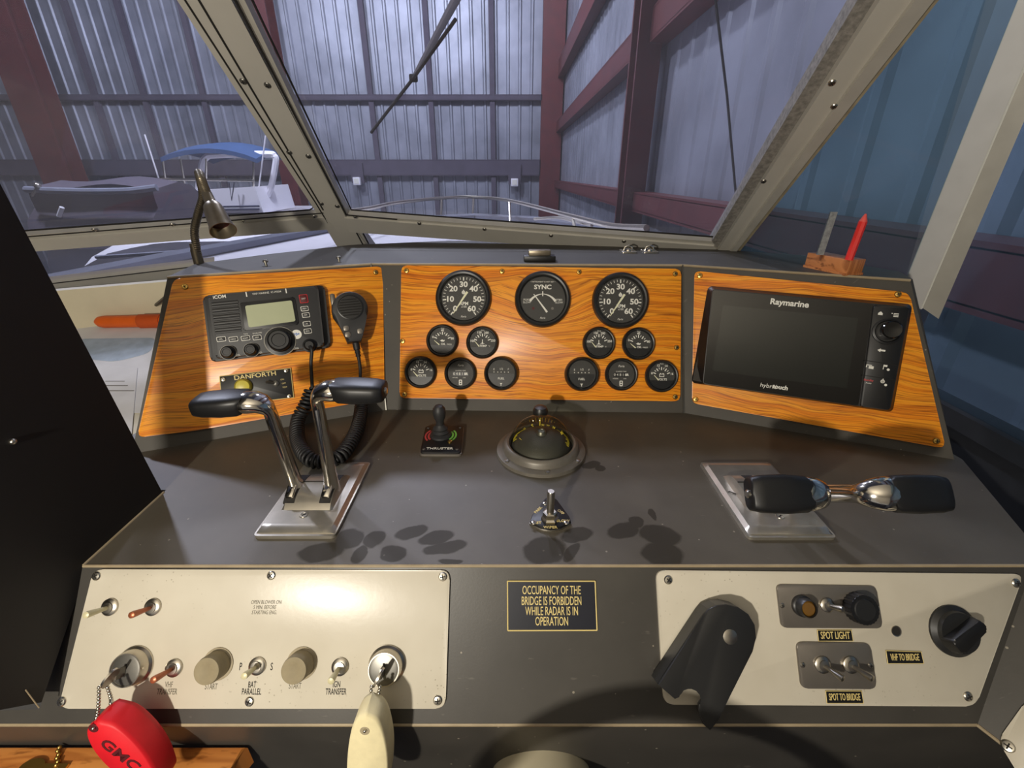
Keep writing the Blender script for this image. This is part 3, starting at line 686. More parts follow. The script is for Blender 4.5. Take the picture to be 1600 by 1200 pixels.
# upright joints between the three faces
for p, q in ((bl1, t1), (br1, t2)):
    m = WMB(t); m.tube([p + Vector((0, -.0015, 0)), q + Vector((0, -.0015, 0))], .0018, 6); m.build('joint_strip', M['pewter'], t)
# side screws on the dash top
def topscrew(x, y, lb):
    p = at_z(x, y, T); t = thing('screw', lb, 'screw', loc=p, group='loose screws on the dash top'); m = MB(); m.lathe([(.0022, 0), (.0022, .006), (.0045, .006), (.0045, .008), (.003, .010), (0, .0105)], seg=14); m.build('shank', M['steel'], t)
topscrew(416, 415, 'small screw standing in the dash top behind the radio, beside the lamp'); topscrew(530, 409, 'small screw standing in the dash top behind the microphone')

# ================================================================== wood instrument panels
def panel(F, pts, r, label, m, scr, th=.006):
    c = (sum(p[0] for p in pts)/len(pts), sum(p[1] for p in pts)/len(pts)); t = fthing(F, 'instrument_panel', label, 'panel', c, group='wood instrument panels')
    L = Loc(F, *c); b = MB(); b.prism(rrect(L.many(pts, th), r), .0003, th, .0012); b.build('wood_board', m, t)
    screws(F, t, scr, .0046, th, 'brass'); return t
TW = .006
panel(FL, [(271, 435), (598, 416), (601, 622), (310, 672), (214, 684)], .010, 'left wood panel that carries the radio and microphone', M['teak'], [(289, 448), (587, 425.5), (588, 617)])
panel(FC, [(627, 414.5), (1064.5, 420), (1063, 627), (624, 622)], .010, 'centre wood panel that carries all the round gauges', M['teakc'], [(635, 423), (784.5, 424), (905, 425), (1055, 428), (629, 533), (1057, 543), (1055, 620), (632, 616)])
panel(FR, [(1085, 423), (1421, 457), (1478, 701), (1081, 630)], .010, 'right wood panel that carries the big black display', M['teak'], [(1093.5, 430.5), (1403, 460), (1087, 624), (1463, 689)])

# ================================================================== gauges
def tick(m, r0, r1, a, w, z):
    m.prism([(r0*math.cos(a)-w*math.sin(a), r0*math.sin(a)+w*math.cos(a)), (r1*math.cos(a)-w*math.sin(a), r1*math.sin(a)+w*math.cos(a)), (r1*math.cos(a)+w*math.sin(a), r1*math.sin(a)-w*math.cos(a)), (r0*math.cos(a)+w*math.sin(a), r0*math.sin(a)-w*math.cos(a))], z, z+.0002)
def needle(t, R, a, r0, r1, w, z, px=0, py=0, mt='greenish', w1=None):
    m = MB(); w1 = w1 or w*.35; c, s = math.cos(a), math.sin(a)
    q = [(r0, w), (r1, w1), (r1, -w1), (r0, -w)]; m.prism([(px + x*c - y*s, py + x*s + y*c) for x, y in q], z, z+.0006)
    m.build('needle', M[mt], t)
def gauge(name, label, cat, x, y, R, face, group=None, deep=1.0, F=None):
    F = F or FC; a, b = F.px(x, y, .010); t = thing(name, label, cat, F.mat(a, b, TW), group=group)
    h = .011*deep; m = MB(); m.lathe([(R, 0), (R*1.0, h*.35), (R*.965, h*.8), (R*.90, h), (R*.845, h*.93), (R*.80, h*.55), (R*.80, h*.2), (0, h*.2)], seg=64, cap=False); m.build('bezel', M['blacksat'], t)
    z = h*.2 + .0002
    m = MB(); m.lathe([(0, z), (R*.80, z)], seg=48, cap=False); m.build('dial', M['dial'], t)
    face(t, R, z + .0002)
    m = MB(); m.lathe([(0, h*.62), (R*.81, h*.62)], seg=48, cap=False); m.build('lens', M['lenscl'], t)
    return t
def tach_face(t, R, z):
    m = MB(); A0, A1 = math.radians(233), math.radians(-53)
    for k in range(37 if False else 31):
        a = A0 + (A1-A0)*k/30; big = k % 5 == 0; tick(m, R*(.62 if big else .66), R*.745, a, R*(.020 if big else .009), z)
    m.build('scale', M['white'], t)
    m = MB()
    for k in range(7):
        a = A0 + (A1-A0)*k/6; m.text(str(k*10), R*.27, R*.49*math.cos(a), R*.49*math.sin(a)*.98, z, bold=.03, sx=1.1)
    m.text('RPM', R*.17, R*.02, -R*.20, z, bold=.02); m.text('x100', R*.10, R*.02, -R*.31, z); m.text('Faria', R*.10, 0, -R*.66, z, sh=.3)
    m.build('lettering', M['white'], t)
    m = MB(); m.lathe([(R*.065, 0), (R*.065, .0002), (R*.04, .0002), (R*.04, 0)], (0, R*.20, z), 16); m.box((0, R*.27, z), (R*.03, R*.05, .0003)); m.build('engine_symbol', M['white'], t)
    needle(t, R, math.radians(237), -R*.26, R*.66, R*.04, z+.0012, w1=R*.012)
def sync_face(t, R, z):
    m = MB(); m.text('SYNC', R*.22, 0, R*.43, z, bold=.03, sx=1.1); m.text('• INSTRUMENT IS NOT SET •', R*.07, 0, R*.62, z)
    m.text('PORT', R*.10, -R*.56, -R*.02, z); m.text('SLOW', R*.10, -R*.56, -R*.11, z); m.text('STBD', R*.10, R*.58, -R*.02, z); m.text('SLOW', R*.10, R*.58, -R*.11, z); m.text('Faria', R*.10, 0, -R*.66, z, sh=.3); m.build('lettering', M['white'], t)
    m = MB(); n = 12                                # two crescents that thicken outwards
    for sgn in (1, -1):
        o = []; i = []
        for k in range(n+1):
            a = PI/2 - sgn*(k/n)*math.radians(52); r = R*.62; wd = R*(.015 + .075*k/n)
            o.append((r*math.cos(a), r*math.sin(a) - R*.42)); i.append(((r-wd)*math.cos(a), (r-wd)*math.sin(a) - R*.42))
        m.prism(o + i[::-1], z, z+.0002)
    m.box((0, R*.20, z), (R*.035, R*.17, .0003)); m.build('scale', M['white'], t)
    m = MB(); m.lathe([(R*.05, 0), (R*.05, .0003)], (-R*.33, -R*.32, z), 14); m.build('red_lamp', M['redink'], t); m = MB(); m.lathe([(R*.05, 0), (R*.05, .0003)], (R*.35, -R*.32, z), 14); m.build('grey_lamp', M['pewter'], t)
    needle(t, R, math.radians(127), -R*.30, R*.50, R*.035, z+.0012, px=-R*.02, py=-R*.22, mt='white')
def arc_face(nums, word, sub, na, sym=None):
    def face(t, R, z):
        m = MB(); A0, A1 = math.radians(158), math.radians(22)
        for k in range(9):
            a = A0 + (A1-A0)*k/8; big = k % 2 == 0; tick(m, R*(.36 if big else .42), R*.54, a, R*(.030 if big else .018), z)
        m.build('scale', M['white'], t)
        m = MB()
        for s, a, r in nums: a = math.radians(a); m.text(s, R*.19, R*r*math.cos(a), R*r*math.sin(a), z, bold=.02)
        m.text(word, R*.19, R*.05, -R*.22, z, bold=.02)
        if sub: m.text(sub, R*.12, R*.42, -R*.23, z)
        m.text('Faria', R*.11, 0, R*.74, z, sh=.3); m.build('lettering', M['white'], t)
        m = MB()
        if sym == 'battery': m.prism(rect(R*.30, R*.18, R*.02, R*.04), z, z+.0002, holes=()); m.box((-R*.06, R*.15, z), (R*.06, R*.05, .0002)); m.box((R*.10, R*.15, z), (R*.06, R*.05, .0002))
        elif sym == 'temp': m.box((0, R*.08, z), (R*.04, R*.22, .0003)); m.ball((0, -R*.03, z), R*.05, (1, 1, .01), 10); m.box((0, -R*.07, z), (R*.24, R*.03, .0003))
        else: m.prism([(-R*.16, R*.02), (-R*.06, -R*.06), (R*.10, -R*.06), (R*.16, R*.05), (R*.05, R*.02), (R*.02, R*.06), (-R*.06, R*.06), (-R*.08, R*.02)], z, z+.0002)
        m.build('symbol', M['white'], t)
        if sym == 'battery':
            m = MB(); m.prism(rect(R*.23, R*.11, R*.02, R*.04), z+.0002, z+.0003); m.build('symbol_window', M['dial'], t)
        m = MB(); m.prism(arc(R*.79, math.radians(200), math.radians(340), 24), z, z+.0008); m.build('shade_plate', M['black'], t)
        needle(t, R, math.radians(na), 0, R*.42, R*.035, z+.0012, px=-R*.18, py=-R*.26)
    return face
def hour_face(t, R, z):
    m = MB(); m.text('Faria', R*.19, 0, R*.50, z, sh=.2); m.text('ELAPSED TIME', R*.10, 0, R*.17, z); m.text('HOURS', R*.10, -R*.34, -R*.26, z); m.text('1/10', R*.10, R*.22, -R*.26, z); m.build('lettering', M['white'], t)
    m = MB(); m.prism(rect(R*.96, R*.24, 0, -R*.03), z, z+.0004); m.build('counter_window', M['black'], t)
    m = MB(); m.text('0 4 8 1', R*.22, -R*.14, -R*.03, z+.0005); m.text('8R', R*.20, R*.34, -R*.03, z+.0007, bold=.04); m.build('counter_digits', M['white'], t)
    m = MB(); m.prism(rrect(rect(R*.20, R*.34, 0, -R*.55), R*.06), z, z+.0003); m.build('hourglass', M['white'], t)
    m = MB(); m.prism(rect(R*.09, R*.09, 0, -R*.48), z+.0003, z+.0005); m.prism(rect(R*.09, R*.09, 0, -R*.62), z+.0003, z+.0005); m.build('hourglass_gap', M['dial'], t)
def fuel_face(t, R, z):
    m = MB(); m.text('E', R*.16, -R*.42, R*.24, z); m.text('1/2', R*.17, 0, R*.26, z); m.text('F', R*.16, R*.42, R*.24, z); m.text('FUEL', R*.18, 0, -R*.30, z, bold=.01)
    for k in (-.42, -.20, 0, .20, .42): m.box((R*k, R*.08, z), (R*.05, R*.05, .0002))
    m.prism([(-R*.08, -R*.56), (R*.08, -R*.56), (R*.02, -R*.63), (R*.02, -R*.72), (-R*.02, -R*.72), (-R*.02, -R*.63)], z, z+.0002); m.build('lettering', M['white'], t)
    m = MB(); m.prism(arc(R*.76, PI, 2*PI, 24), z-.0001, z+.0000); m.build('lower_plate', M['black'], t)
RB, RS = .0487, .0284
gauge('tachometer', 'large round tachometer nearest the left end of the centre wood panel', 'gauge', 724, 465.5, RB, tach_face, 'large round gauges')
gauge('synchroscope', 'large round gauge lettered SYNC with one long diagonal pointer', 'gauge', 848, 467.5, RB, sync_face, 'large round gauges')
gauge('tachometer', 'large round tachometer to the right of the sync gauge', 'gauge', 969.6, 469.5, RB, tach_face, 'large round gauges')
oil = arc_face([('0', 160, .62), ('40', 90, .62), ('80', 12, .62)], 'OIL', 'PRESS', 140)
tmp = arc_face([('100', 172, .62), ('150', 108, .64), ('200', 68, .64), ('250', 10, .66)], 'TEMP', '°F', 130, 'temp')
vol = arc_face([('8', 165, .6), ('12', 108, .66), ('14', 66, .66), ('16', 12, .64)], 'VOLTS', '', 132, 'battery')
gauge('oil_gauge', 'small oil pressure gauge below the left tachometer, left one of two', 'gauge', 691, 532, RS, oil, 'small round gauges', .8)
gauge('temperature_gauge', 'small temperature gauge below the left tachometer, right of the oil gauge', 'gauge', 753.6, 535, RS, tmp, 'small round gauges', .8)
gauge('temperature_gauge', 'small temperature gauge below the right tachometer, left of the oil gauge', 'gauge', 936, 536, RS, tmp, 'small round gauges', .8)
gauge('oil_gauge', 'small oil pressure gauge below the right tachometer, near the panel edge', 'gauge', 998, 537, RS, oil, 'small round gauges', .8)
gauge('voltmeter', 'small volts gauge in the lower left corner of the centre wood panel', 'gauge', 657, 581.5, RS, vol, 'small round gauges', .8)
gauge('hour_meter', 'small hour meter between the left volts and fuel gauges', 'gauge', 719.4, 583.5, RS, hour_face, 'small round gauges', .8)
gauge('fuel_gauge', 'small fuel gauge right of the left hour meter', 'gauge', 783, 583.5, RS*1.05, fuel_face, 'small round gauges', 1.3)
gauge('fuel_gauge', 'small fuel gauge left of the right hour meter', 'gauge', 909, 584.5, RS*1.05, fuel_face, 'small round gauges', 1.3)
gauge('hour_meter', 'small hour meter between the right fuel and volts gauges', 'gauge', 971, 585, RS, hour_face, 'small round gauges', .8)
gauge('voltmeter', 'small volts gauge in the lower right corner of the centre wood panel', 'gauge', 1034, 587.5, RS, vol, 'small round gauges', .8)

# ================================================================== VHF radio
t = fthing(FL, 'marine_radio', 'black marine radio with pale green screen on the left wood panel', 'radio', (418, 505)); L = Loc(FL, 418, 505)
hb = .030
m = MB(); m.prism(rrect(L.many([(317, 463), (507, 446), (517, 543), (330, 566)], .012), .008), TW, .016, .003); m.build('mounting_bezel', M['radio'], t)
m = MB(); m.prism(rrect(L.many([(326, 462), (497, 447), (507, 541), (338, 561)], hb-.004), .006), .012, hb, .0035); m.build('front_body', M['radio'], t)
q = MB(); q.prism(rrect(L.many([(375, 473), (460, 464), (467, 507), (381, 517)], hb), .004), hb, hb+.0025, .0012); q.build('screen_surround', M['black'], t)
q = MB(); q.prism(rrect(L.many([(383, 478), (456, 469.5), (462, 502), (389, 512)], hb+.002), .003), hb+.002, hb+.0032); q.build('screen', M['lcd'], t)
for i in range(5):
    y = 475 + i*10.2; q = MB(); a = L(331+i*1.3, y, hb); b = L(372+i*1.3, y-4, hb); q.tube([(*a, hb), (*b, hb)], .0022, 8, flat=.5); s = q.build('speaker_slot', M['black'], t)
    q = MB(); a2 = L(331+i*1.3, y+4.2, hb); b2 = L(372+i*1.3, y+.4, hb); q.tube([(*a2, hb), (*b2, hb)], .0018, 8, flat=.6); q.build('speaker_rib', M['radio'], t)
lt = MB()
def tx(s, x, y, size, bold=0, h=hb+.0003, rot=None, **k):
    a = L(x, y, h); lt.text(s, size, a[0], a[1], h, bold=bold, rot=RR if rot is None else rot, **k)
aa = L(330, 463, hb); bb = L(497, 447, hb); RR = math.atan2(bb[1]-aa[1], bb[0]-aa[0])
tx('iCOM', 343, 464, .0070, .02); tx('VHF MARINE  IC-M504', 417, 457.5, .0042)
for x, y in ((385, 460), (447, 454.5)): a = L(x, y, hb); lt.box((a[0], a[1], hb+.0002), (.0016, .0075, .0003), rz=RR)
for s, x, y in (('DUAL/TRI', 402, 520.5), ('TAG', 384, 522)): tx(s, x, y, .0030)
tx('VOL', 372, 555, .0035); tx('SQL', 407, 551, .0035); tx('ENTER', 461, 545, .0038); tx('COMMANDER DUAL', 425, 511.5, .0030)
lt.build('lettering', M['white'], t)
def button(x, y, w, h, mt, txt, name='button', tmat='white'):
    a = L(x, y, hb); q = MB(); q.T = Matrix.Translation((a[0], a[1], 0)) @ Matrix.Rotation(RR, 4, 'Z')
    q.prism(rrect(rect(w, h), .0016), hb-.0005, hb+.0012); o = q.build(name + '_rim', M['white'] if mt != 'red' else M['red'], t)
    q = MB(); q.T = Matrix.Translation((a[0], a[1], 0)) @ Matrix.Rotation(RR, 4, 'Z'); q.prism(rrect(rect(w-.0016, h-.0016), .0013), hb+.001, hb+.0018, .0004); b = q.build(name, M['redink'] if mt == 'red' else M['radio'], t)
    q = MB(); q.text(txt, .0030, a[0], a[1], hb+.0020, rot=RR); q.build('button_text', M['white'], b)
for x, y, s in ((346, 530, 'H/L'), (365, 530, 'HI/LO'), (384, 528.5, 'SCAN'), (402, 527.5, 'WX')): button(x, y, .0125, .0075, 'k', s)
for x, y, s in ((476, 482.5, 'MEM'), (478, 492.5, 'CH'), (479.5, 506, '16'), (481, 517.5, 'DSC')): button(x, y, .0115, .0078, 'k', s)
button(474.5, 467, .0125, .0135, 'red', 'DIST', 'distress_button')
def knob(x, y, r, h, mt='black'):
    a = L(x, y, hb); q = MB(); q.lathe([(r*1.25, 0), (r*1.25, .002), (r, .003), (r*.94, h*.85), (r*.80, h), (r*.6, h), (r*.55, h*.93), (0, h*.93)], (a[0], a[1], hb), 28); k = q.build('knob', M[mt], t)
    q = MB(); q.lathe([(r*1.32, 0), (r*1.32, .0015), (r*1.22, .0015), (r*1.22, 0)], (a[0], a[1], hb), 28); q.build('knob_ring', M['pewter'], k)
knob(357, 551, .0085, .014); knob(393, 547, .0085, .014); knob(438, 533, .0175, .018)
a = L(463.5, 522.5, hb); q = MB(); q.lathe([(.0075, 0), (.0075, .0008)], (a[0], a[1], hb), 24); s = q.build('power_sticker', M['white'], t)
q = MB(); q.text('10+', .0060, a[0], a[1], hb+.0010, rot=RR, bold=.03); q.build('sticker_text', M['bluep'], s)
a = L(484, 540, hb); q = MB(); q.lathe([(.011, 0), (.011, .003), (.0085, .004), (.0085, .010), (.006, .013), (0, .013)], (a[0], a[1], hb-.002), 22); q.build('cord_socket', M['black'], t)

# ---- hand microphone with coiled cord
t = fthing(FL, 'hand_microphone', 'black hand microphone hung at the right of the radio, with a coiled cord', 'microphone', (548, 490)); L = Loc(FL, 548, 490)
z0, z1 = .018, .046
out = []
for k in range(15): a = PI*1.12 - k/14*PI*1.24; out.append(L(546.5 + 29*math.cos(a)*1.0, 483 - 28.5*math.sin(a), z1))
out += [L(571, 507, z1), L(567, 524, z1), L(565, 533, z1), L(543, 535.5, z1), L(538, 524, z1), L(530, 508, z1)]
m = MB(); m.prism(out, z0, z1, .005); m.build('body', M['radio'], t)
a = L(547, 480, z1); q = MB(); q.lathe([(.0205, -.001), (.0205, .0018), (.0190, .0022), (.0185, .0008), (0, .0012)], (a[0], a[1], z1), 40); g = q.build('grille', M['blacksat'], t)
for i in range(7):
    dy = (i-3)*.0042; hw = math.sqrt(max(.0001, .0172**2 - dy**2)); q = MB(); q.tube([(a[0]-hw, a[1]+dy, z1+.0014), (a[0]+hw, a[1]+dy, z1+.0014)], .0008, 6); q.build('grille_slot', M['gasket'], g)
q = MB(); c = L(544, 464.5, z1); q.text('iCOM', .0065, c[0], c[1], z1+.0006, bold=.02, rot=-.05); q.build('lettering', M['white'], t)
for x, y in ((541, 513), (543.5, 523), (562.5, 517.5)):
    c = L(x, y, z1); q = MB(); q.prism(rrect(rect(.0085, .0080, *c), .002), z1-.001, z1+.0016, .0006); q.build('key_button', M['greyplate'], t)
c = L(518.5, 470, .032); q = MB(); q.box((c[0]+.002, c[1], .032), (.008, .022, .014), bev=.003); q.build('talk_switch', M['greyplate'], t)
q = MB(); q.box((*L(548, 480, .012), .0125), (.024, .03, .013), bev=.003); q.build('hanger_clip', M['pewter'], t)
w = WMB(t); p0 = FL.w(556, 536, .034); p1 = FL.w(561, 562, .034)
w.tube([p0, p0.lerp(p1, .4), p0.lerp(p1, .41), p0.lerp(p1, .6), p0.lerp(p1, .61), p0.lerp(p1, .8), p0.lerp(p1, .81), p1], [.006, .0055, .004, .005, .0036, .0045, .003, .003], 12); w.build('strain_relief', M['rubber'], t)
w = WMB(t); w.tube(spline([p1, FL.w(563, 580, .036), FL.w(562, 612, .034)]), .0027, 10); w.build('straight_cord', M['rubber'], t); w = WMB(t); w.tube(spline([FL.w(484, 541, .040), FL.w(487, 548, .043), FL.w(486, 570, .038), FL.w(488, 606, .034)]), .0027, 10); w.build('straight_cord', M['rubber'], t)
ctr = spline([FL.w(562, 612, .034), FL.w(564, 640, .032), at_y(556, 676, .60), at_z(532, 712, H+.016), at_z(500, 722, H+.014), at_z(478, 712, H+.018), at_y(465, 686, .585), FL.w(466, 655, .036), FL.w(478, 632, .034), FL.w(488, 606, .034)], 24)
L_ = [0]
for a, b in zip(ctr, ctr[1:]): L_.append(L_[-1] + (b-a).length)
tot = L_[-1]; turns = int(tot/.0062); hel = []; N = turns*12; j = 0; pn = Vector((0, 0, 1))
for k in range(N+1):
    s = tot*k/N
    while j < len(L_)-2 and L_[j+1] < s: j += 1
    f = (s-L_[j])/max(1e-9, L_[j+1]-L_[j]); p = ctr[j].lerp(ctr[j+1], f); tg = (ctr[j+1]-ctr[j]).normalized()
    pn = (pn - tg*pn.dot(tg)).normalized(); bn = tg.cross(pn); a = 2*PI*turns*k/N; rr_ = .0088*min(1, k/12, (N-k)/12)
    hel.append(p + pn*rr_*math.cos(a) + bn*rr_*math.sin(a))
w = WMB(t); w.tube(hel, .0026, 7); w.build('coiled_cord', M['rubber'], t, ang=60)

# ---- small compass light plate
t = fthing(FL, 'compass_light_plate', 'small black plate lettered DANFORTH below the radio', 'switch plate', (402, 601)); L = Loc(FL, 402, 601)
m = MB(); m.prism(rrect(L.many([(343, 588), (454, 575), (459, 621), (347, 634)], .008), .002), TW, .0085, .0006); m.build('plate', M['black'], t)
m = MB(); a = L(343, 588, .0085); b = L(454, 575, .0085); c = L(459, 621, .0085); d = L(347, 634, .0085)
for p, q in ((a, b), (b, c), (c, d), (d, a)): m.tube([(*p, .0082), (*q, .0082)], .0006, 6)
m.build('plate_edge', M['gold'], t)
RR2 = math.atan2(b[1]-a[1], b[0]-a[0])
m = MB(); c = L(399, 587, .009); m.text('DANFORTH', .0100, *c, .0088, bold=.015, rot=RR2, sx=1.12); 
for s, x, y in (('ON', 441, 593), ('OFF', 443.5, 599), ('TEST', 445, 605)): m.text(s, .0034, *L(x, y, .009), .0088, rot=RR2)
m.build('lettering', M['gold'], t)
m = MB(); c = L(380, 604, .012); m.lathe([(.0125, 0), (.0125, .004), (.0095, .0095), (0, .0115)], (*c, .0085), 28); m.build('yellow_button', mat('yellow_button', (206, 190, 70), .35), t)
m = MB(); c = L(431, 599, .009); m.lathe([(.005, 0), (.005, .002), (.0035, .003), (0, .004)], (*c, .0085), 16); m.tube([(*c, .010), (c[0]-.012, c[1]+.004, .018)], [.0016, .0024], 10); m.build('toggle', M['pewter'], t)
screws(FL, t, [(349, 593), (447, 579), (452, 619)], .0034, .0085, 'steel')

# ================================================================== chart plotter
t = fthing(FR, 'chart_plotter', 'large black touch display with dark screen on the right wood panel', 'display', (1250, 545)); L = Loc(FR, 1250, 545)
hp = .030
bo = L.many([(1106, 448), (1422, 477), (1391, 644), (1080, 598)], TW+.002); fo = L.many([(1112, 451), (1421, 479), (1390, 642), (1097, 600)], hp)
m = MB(); m.loft([[(x, y, TW) for x, y in rrect(bo, .008)], [(x, y, TW+.010) for x, y in rrect(bo, .008)], [(x, y, hp-.002) for x, y in rrect(fo, .007)], [(x*.994, y*.994, hp) for x, y in rrect(fo, .006)]]); m.build('housing', M['black'], t, ang=25)
m = MB(); e = .3; m.solid([(*L(1108, 453, TW+.012), TW+.0121), (*L(1083, 594, TW+.012), TW+.0121), (*L(1097, 597, hp), hp-.0035), (*L(1112, 454, hp), hp-.0035)], [(p[0]-.0006, p[1], p[2]+.0006) for p in ((*L(1108, 453, TW+.012), TW+.0121), (*L(1083, 594, TW+.012), TW+.0121), (*L(1097, 597, hp), hp-.0035), (*L(1112, 454, hp), hp-.0035))]); m.build('side_trim', M['pewter'], t, smooth=False)
m = MB(); m.prism(rrect(L.many([(1114, 453), (1363, 476), (1341, 634), (1099, 599)], hp), .004), hp-.0005, hp+.0008); m.build('glass_front', mat('display_glass', (14, 14, 14), .10, coat=.4), t)
m = MB(); m.prism(rrect(L.many([(1130, 477), (1341, 497), (1323, 607), (1113, 579)], hp+.001), .001), hp+.0008, hp+.0011); m.build('screen', M['screen'], t)
m = MB(); a = L(1112, 451, hp); b = L(1421, 479, hp); RP = math.atan2(b[1]-a[1], b[0]-a[0])
m.text('Raymarine', .0125, *L(1233, 474, hp), hp+.0010, bold=.03, rot=RP); m.build('lettering', M['white'], t)
m = MB(); m.text('hybrid', .0092, *L(1200.5, 603.2, hp), hp+.0010, rot=RP); m.text('touch', .0092, *L(1219, 605.2, hp), hp+.0010, bold=.03, rot=RP); m.build('model_lettering', M['white'], t)
m = MB(); m.prism(rrect(L.many([(1364, 477), (1420, 481), (1389, 641), (1343, 635)], hp), .004), hp-.0005, hp+.0035, .0015); kp = m.build('keypad', M['black'], t)
zk = hp+.0035
for (x0, y0), (x1, y1) in (((1351, 563), (1404, 571)), ((1347, 586), (1400, 594))): 
    m = MB(); m.tube([(*L(x0, y0, zk), zk), (*L(x1, y1, zk), zk)], .0005, 6); m.build('key_gap', M['gasket'], kp)
c = L(1386, 518, zk); m = MB(); m.lathe([(.0185, 0), (.0185, .003), (.0160, .004), (.0145, .002), (.0125, .002)], (*c, zk), 40, cap=False); m.build('dial_ring', M['black'], kp)
c = L(1391, 516, zk); m = MB(); m.lathe([(.0125, 0), (.0125, .007), (.011, .009), (.006, .0085), (0, .008)], (*c, zk), 36); m.build('dial_knob', mat('gloss_black', (20, 20, 20), .12, coat=.5), kp)
def icon(fn, name, mt='white'):
    m = MB(); m.T = Matrix.Translation((0, 0, 0)); fn(m); m.build(name, M[mt], kp, smooth=False)
def at(m, x, y): c = L(x, y, zk); m.T = Matrix.Translation((c[0], c[1], zk)) @ Matrix.Rotation(RP, 4, 'Z')
def ic_home(m): at(m, 1375.6, 490); m.prism([(-.0028, -.002), (.0028, -.002), (.0028, .0006), (0, .0032), (-.0028, .0006)], 0, .0003)
def ic_menu(m): at(m, 1400, 492.5); [m.box((0, d, .0002), (.006, .0011, .0003)) for d in (.002, 0, -.002)]; m.box((-.005, .002, .0002), (.0014, .0014, .0003))
def ic_back(m): at(m, 1377, 547.5); m.prism([(-.0048, 0), (-.001, .0028), (-.001, .0012), (.0048, .0012), (.0048, -.0012), (-.001, -.0012), (-.001, -.0028)], 0, .0003)
def ic_win(m):
    at(m, 1360, 573); m.box((.001, -.001, .0002), (.006, .004, .0003)); m.box((-.002, .0022, .0002), (.007, .0011, .0003)); m.box((-.005, .0005, .0002), (.0011, .004, .0003))
def ic_way(m): at(m, 1384.6, 574); m.box((-.001, .002, .0002), (.004, .0028, .0003)); m.box((-.0032, 0, .0002), (.0009, .007, .0003)); m.prism(arc(.0018, 0, 2*PI, 12, .003, -.003), 0, .0003)
def ic_pow(m): at(m, 1379, 596); m.lathe([(.0026, 0), (.0026, .0003), (.0018, .0003), (.0018, 0)], seg=16); m.box((0, .0026, .0002), (.0009, .003, .0003)); m.prism(arc(.0018, 0, 2*PI, 12, .0045, -.0045), 0, .0003)
for f, n in ((ic_home, 'home_icon'), (ic_menu, 'menu_icon'), (ic_back, 'back_icon'), (ic_win, 'switch_icon'), (ic_way, 'waypoint_icon'), (ic_pow, 'power_icon')): icon(f, n)
m = MB(); at(m, 1357, 594); m.text('Standby', .0038, 0, 0, .0002, bold=.02); m.build('standby_text', M['redprint'], kp); m = MB(); at(m, 1357, 598.5); m.text('Auto', .0034, 0, 0, .0002); m.build('auto_text', M['white'], kp)

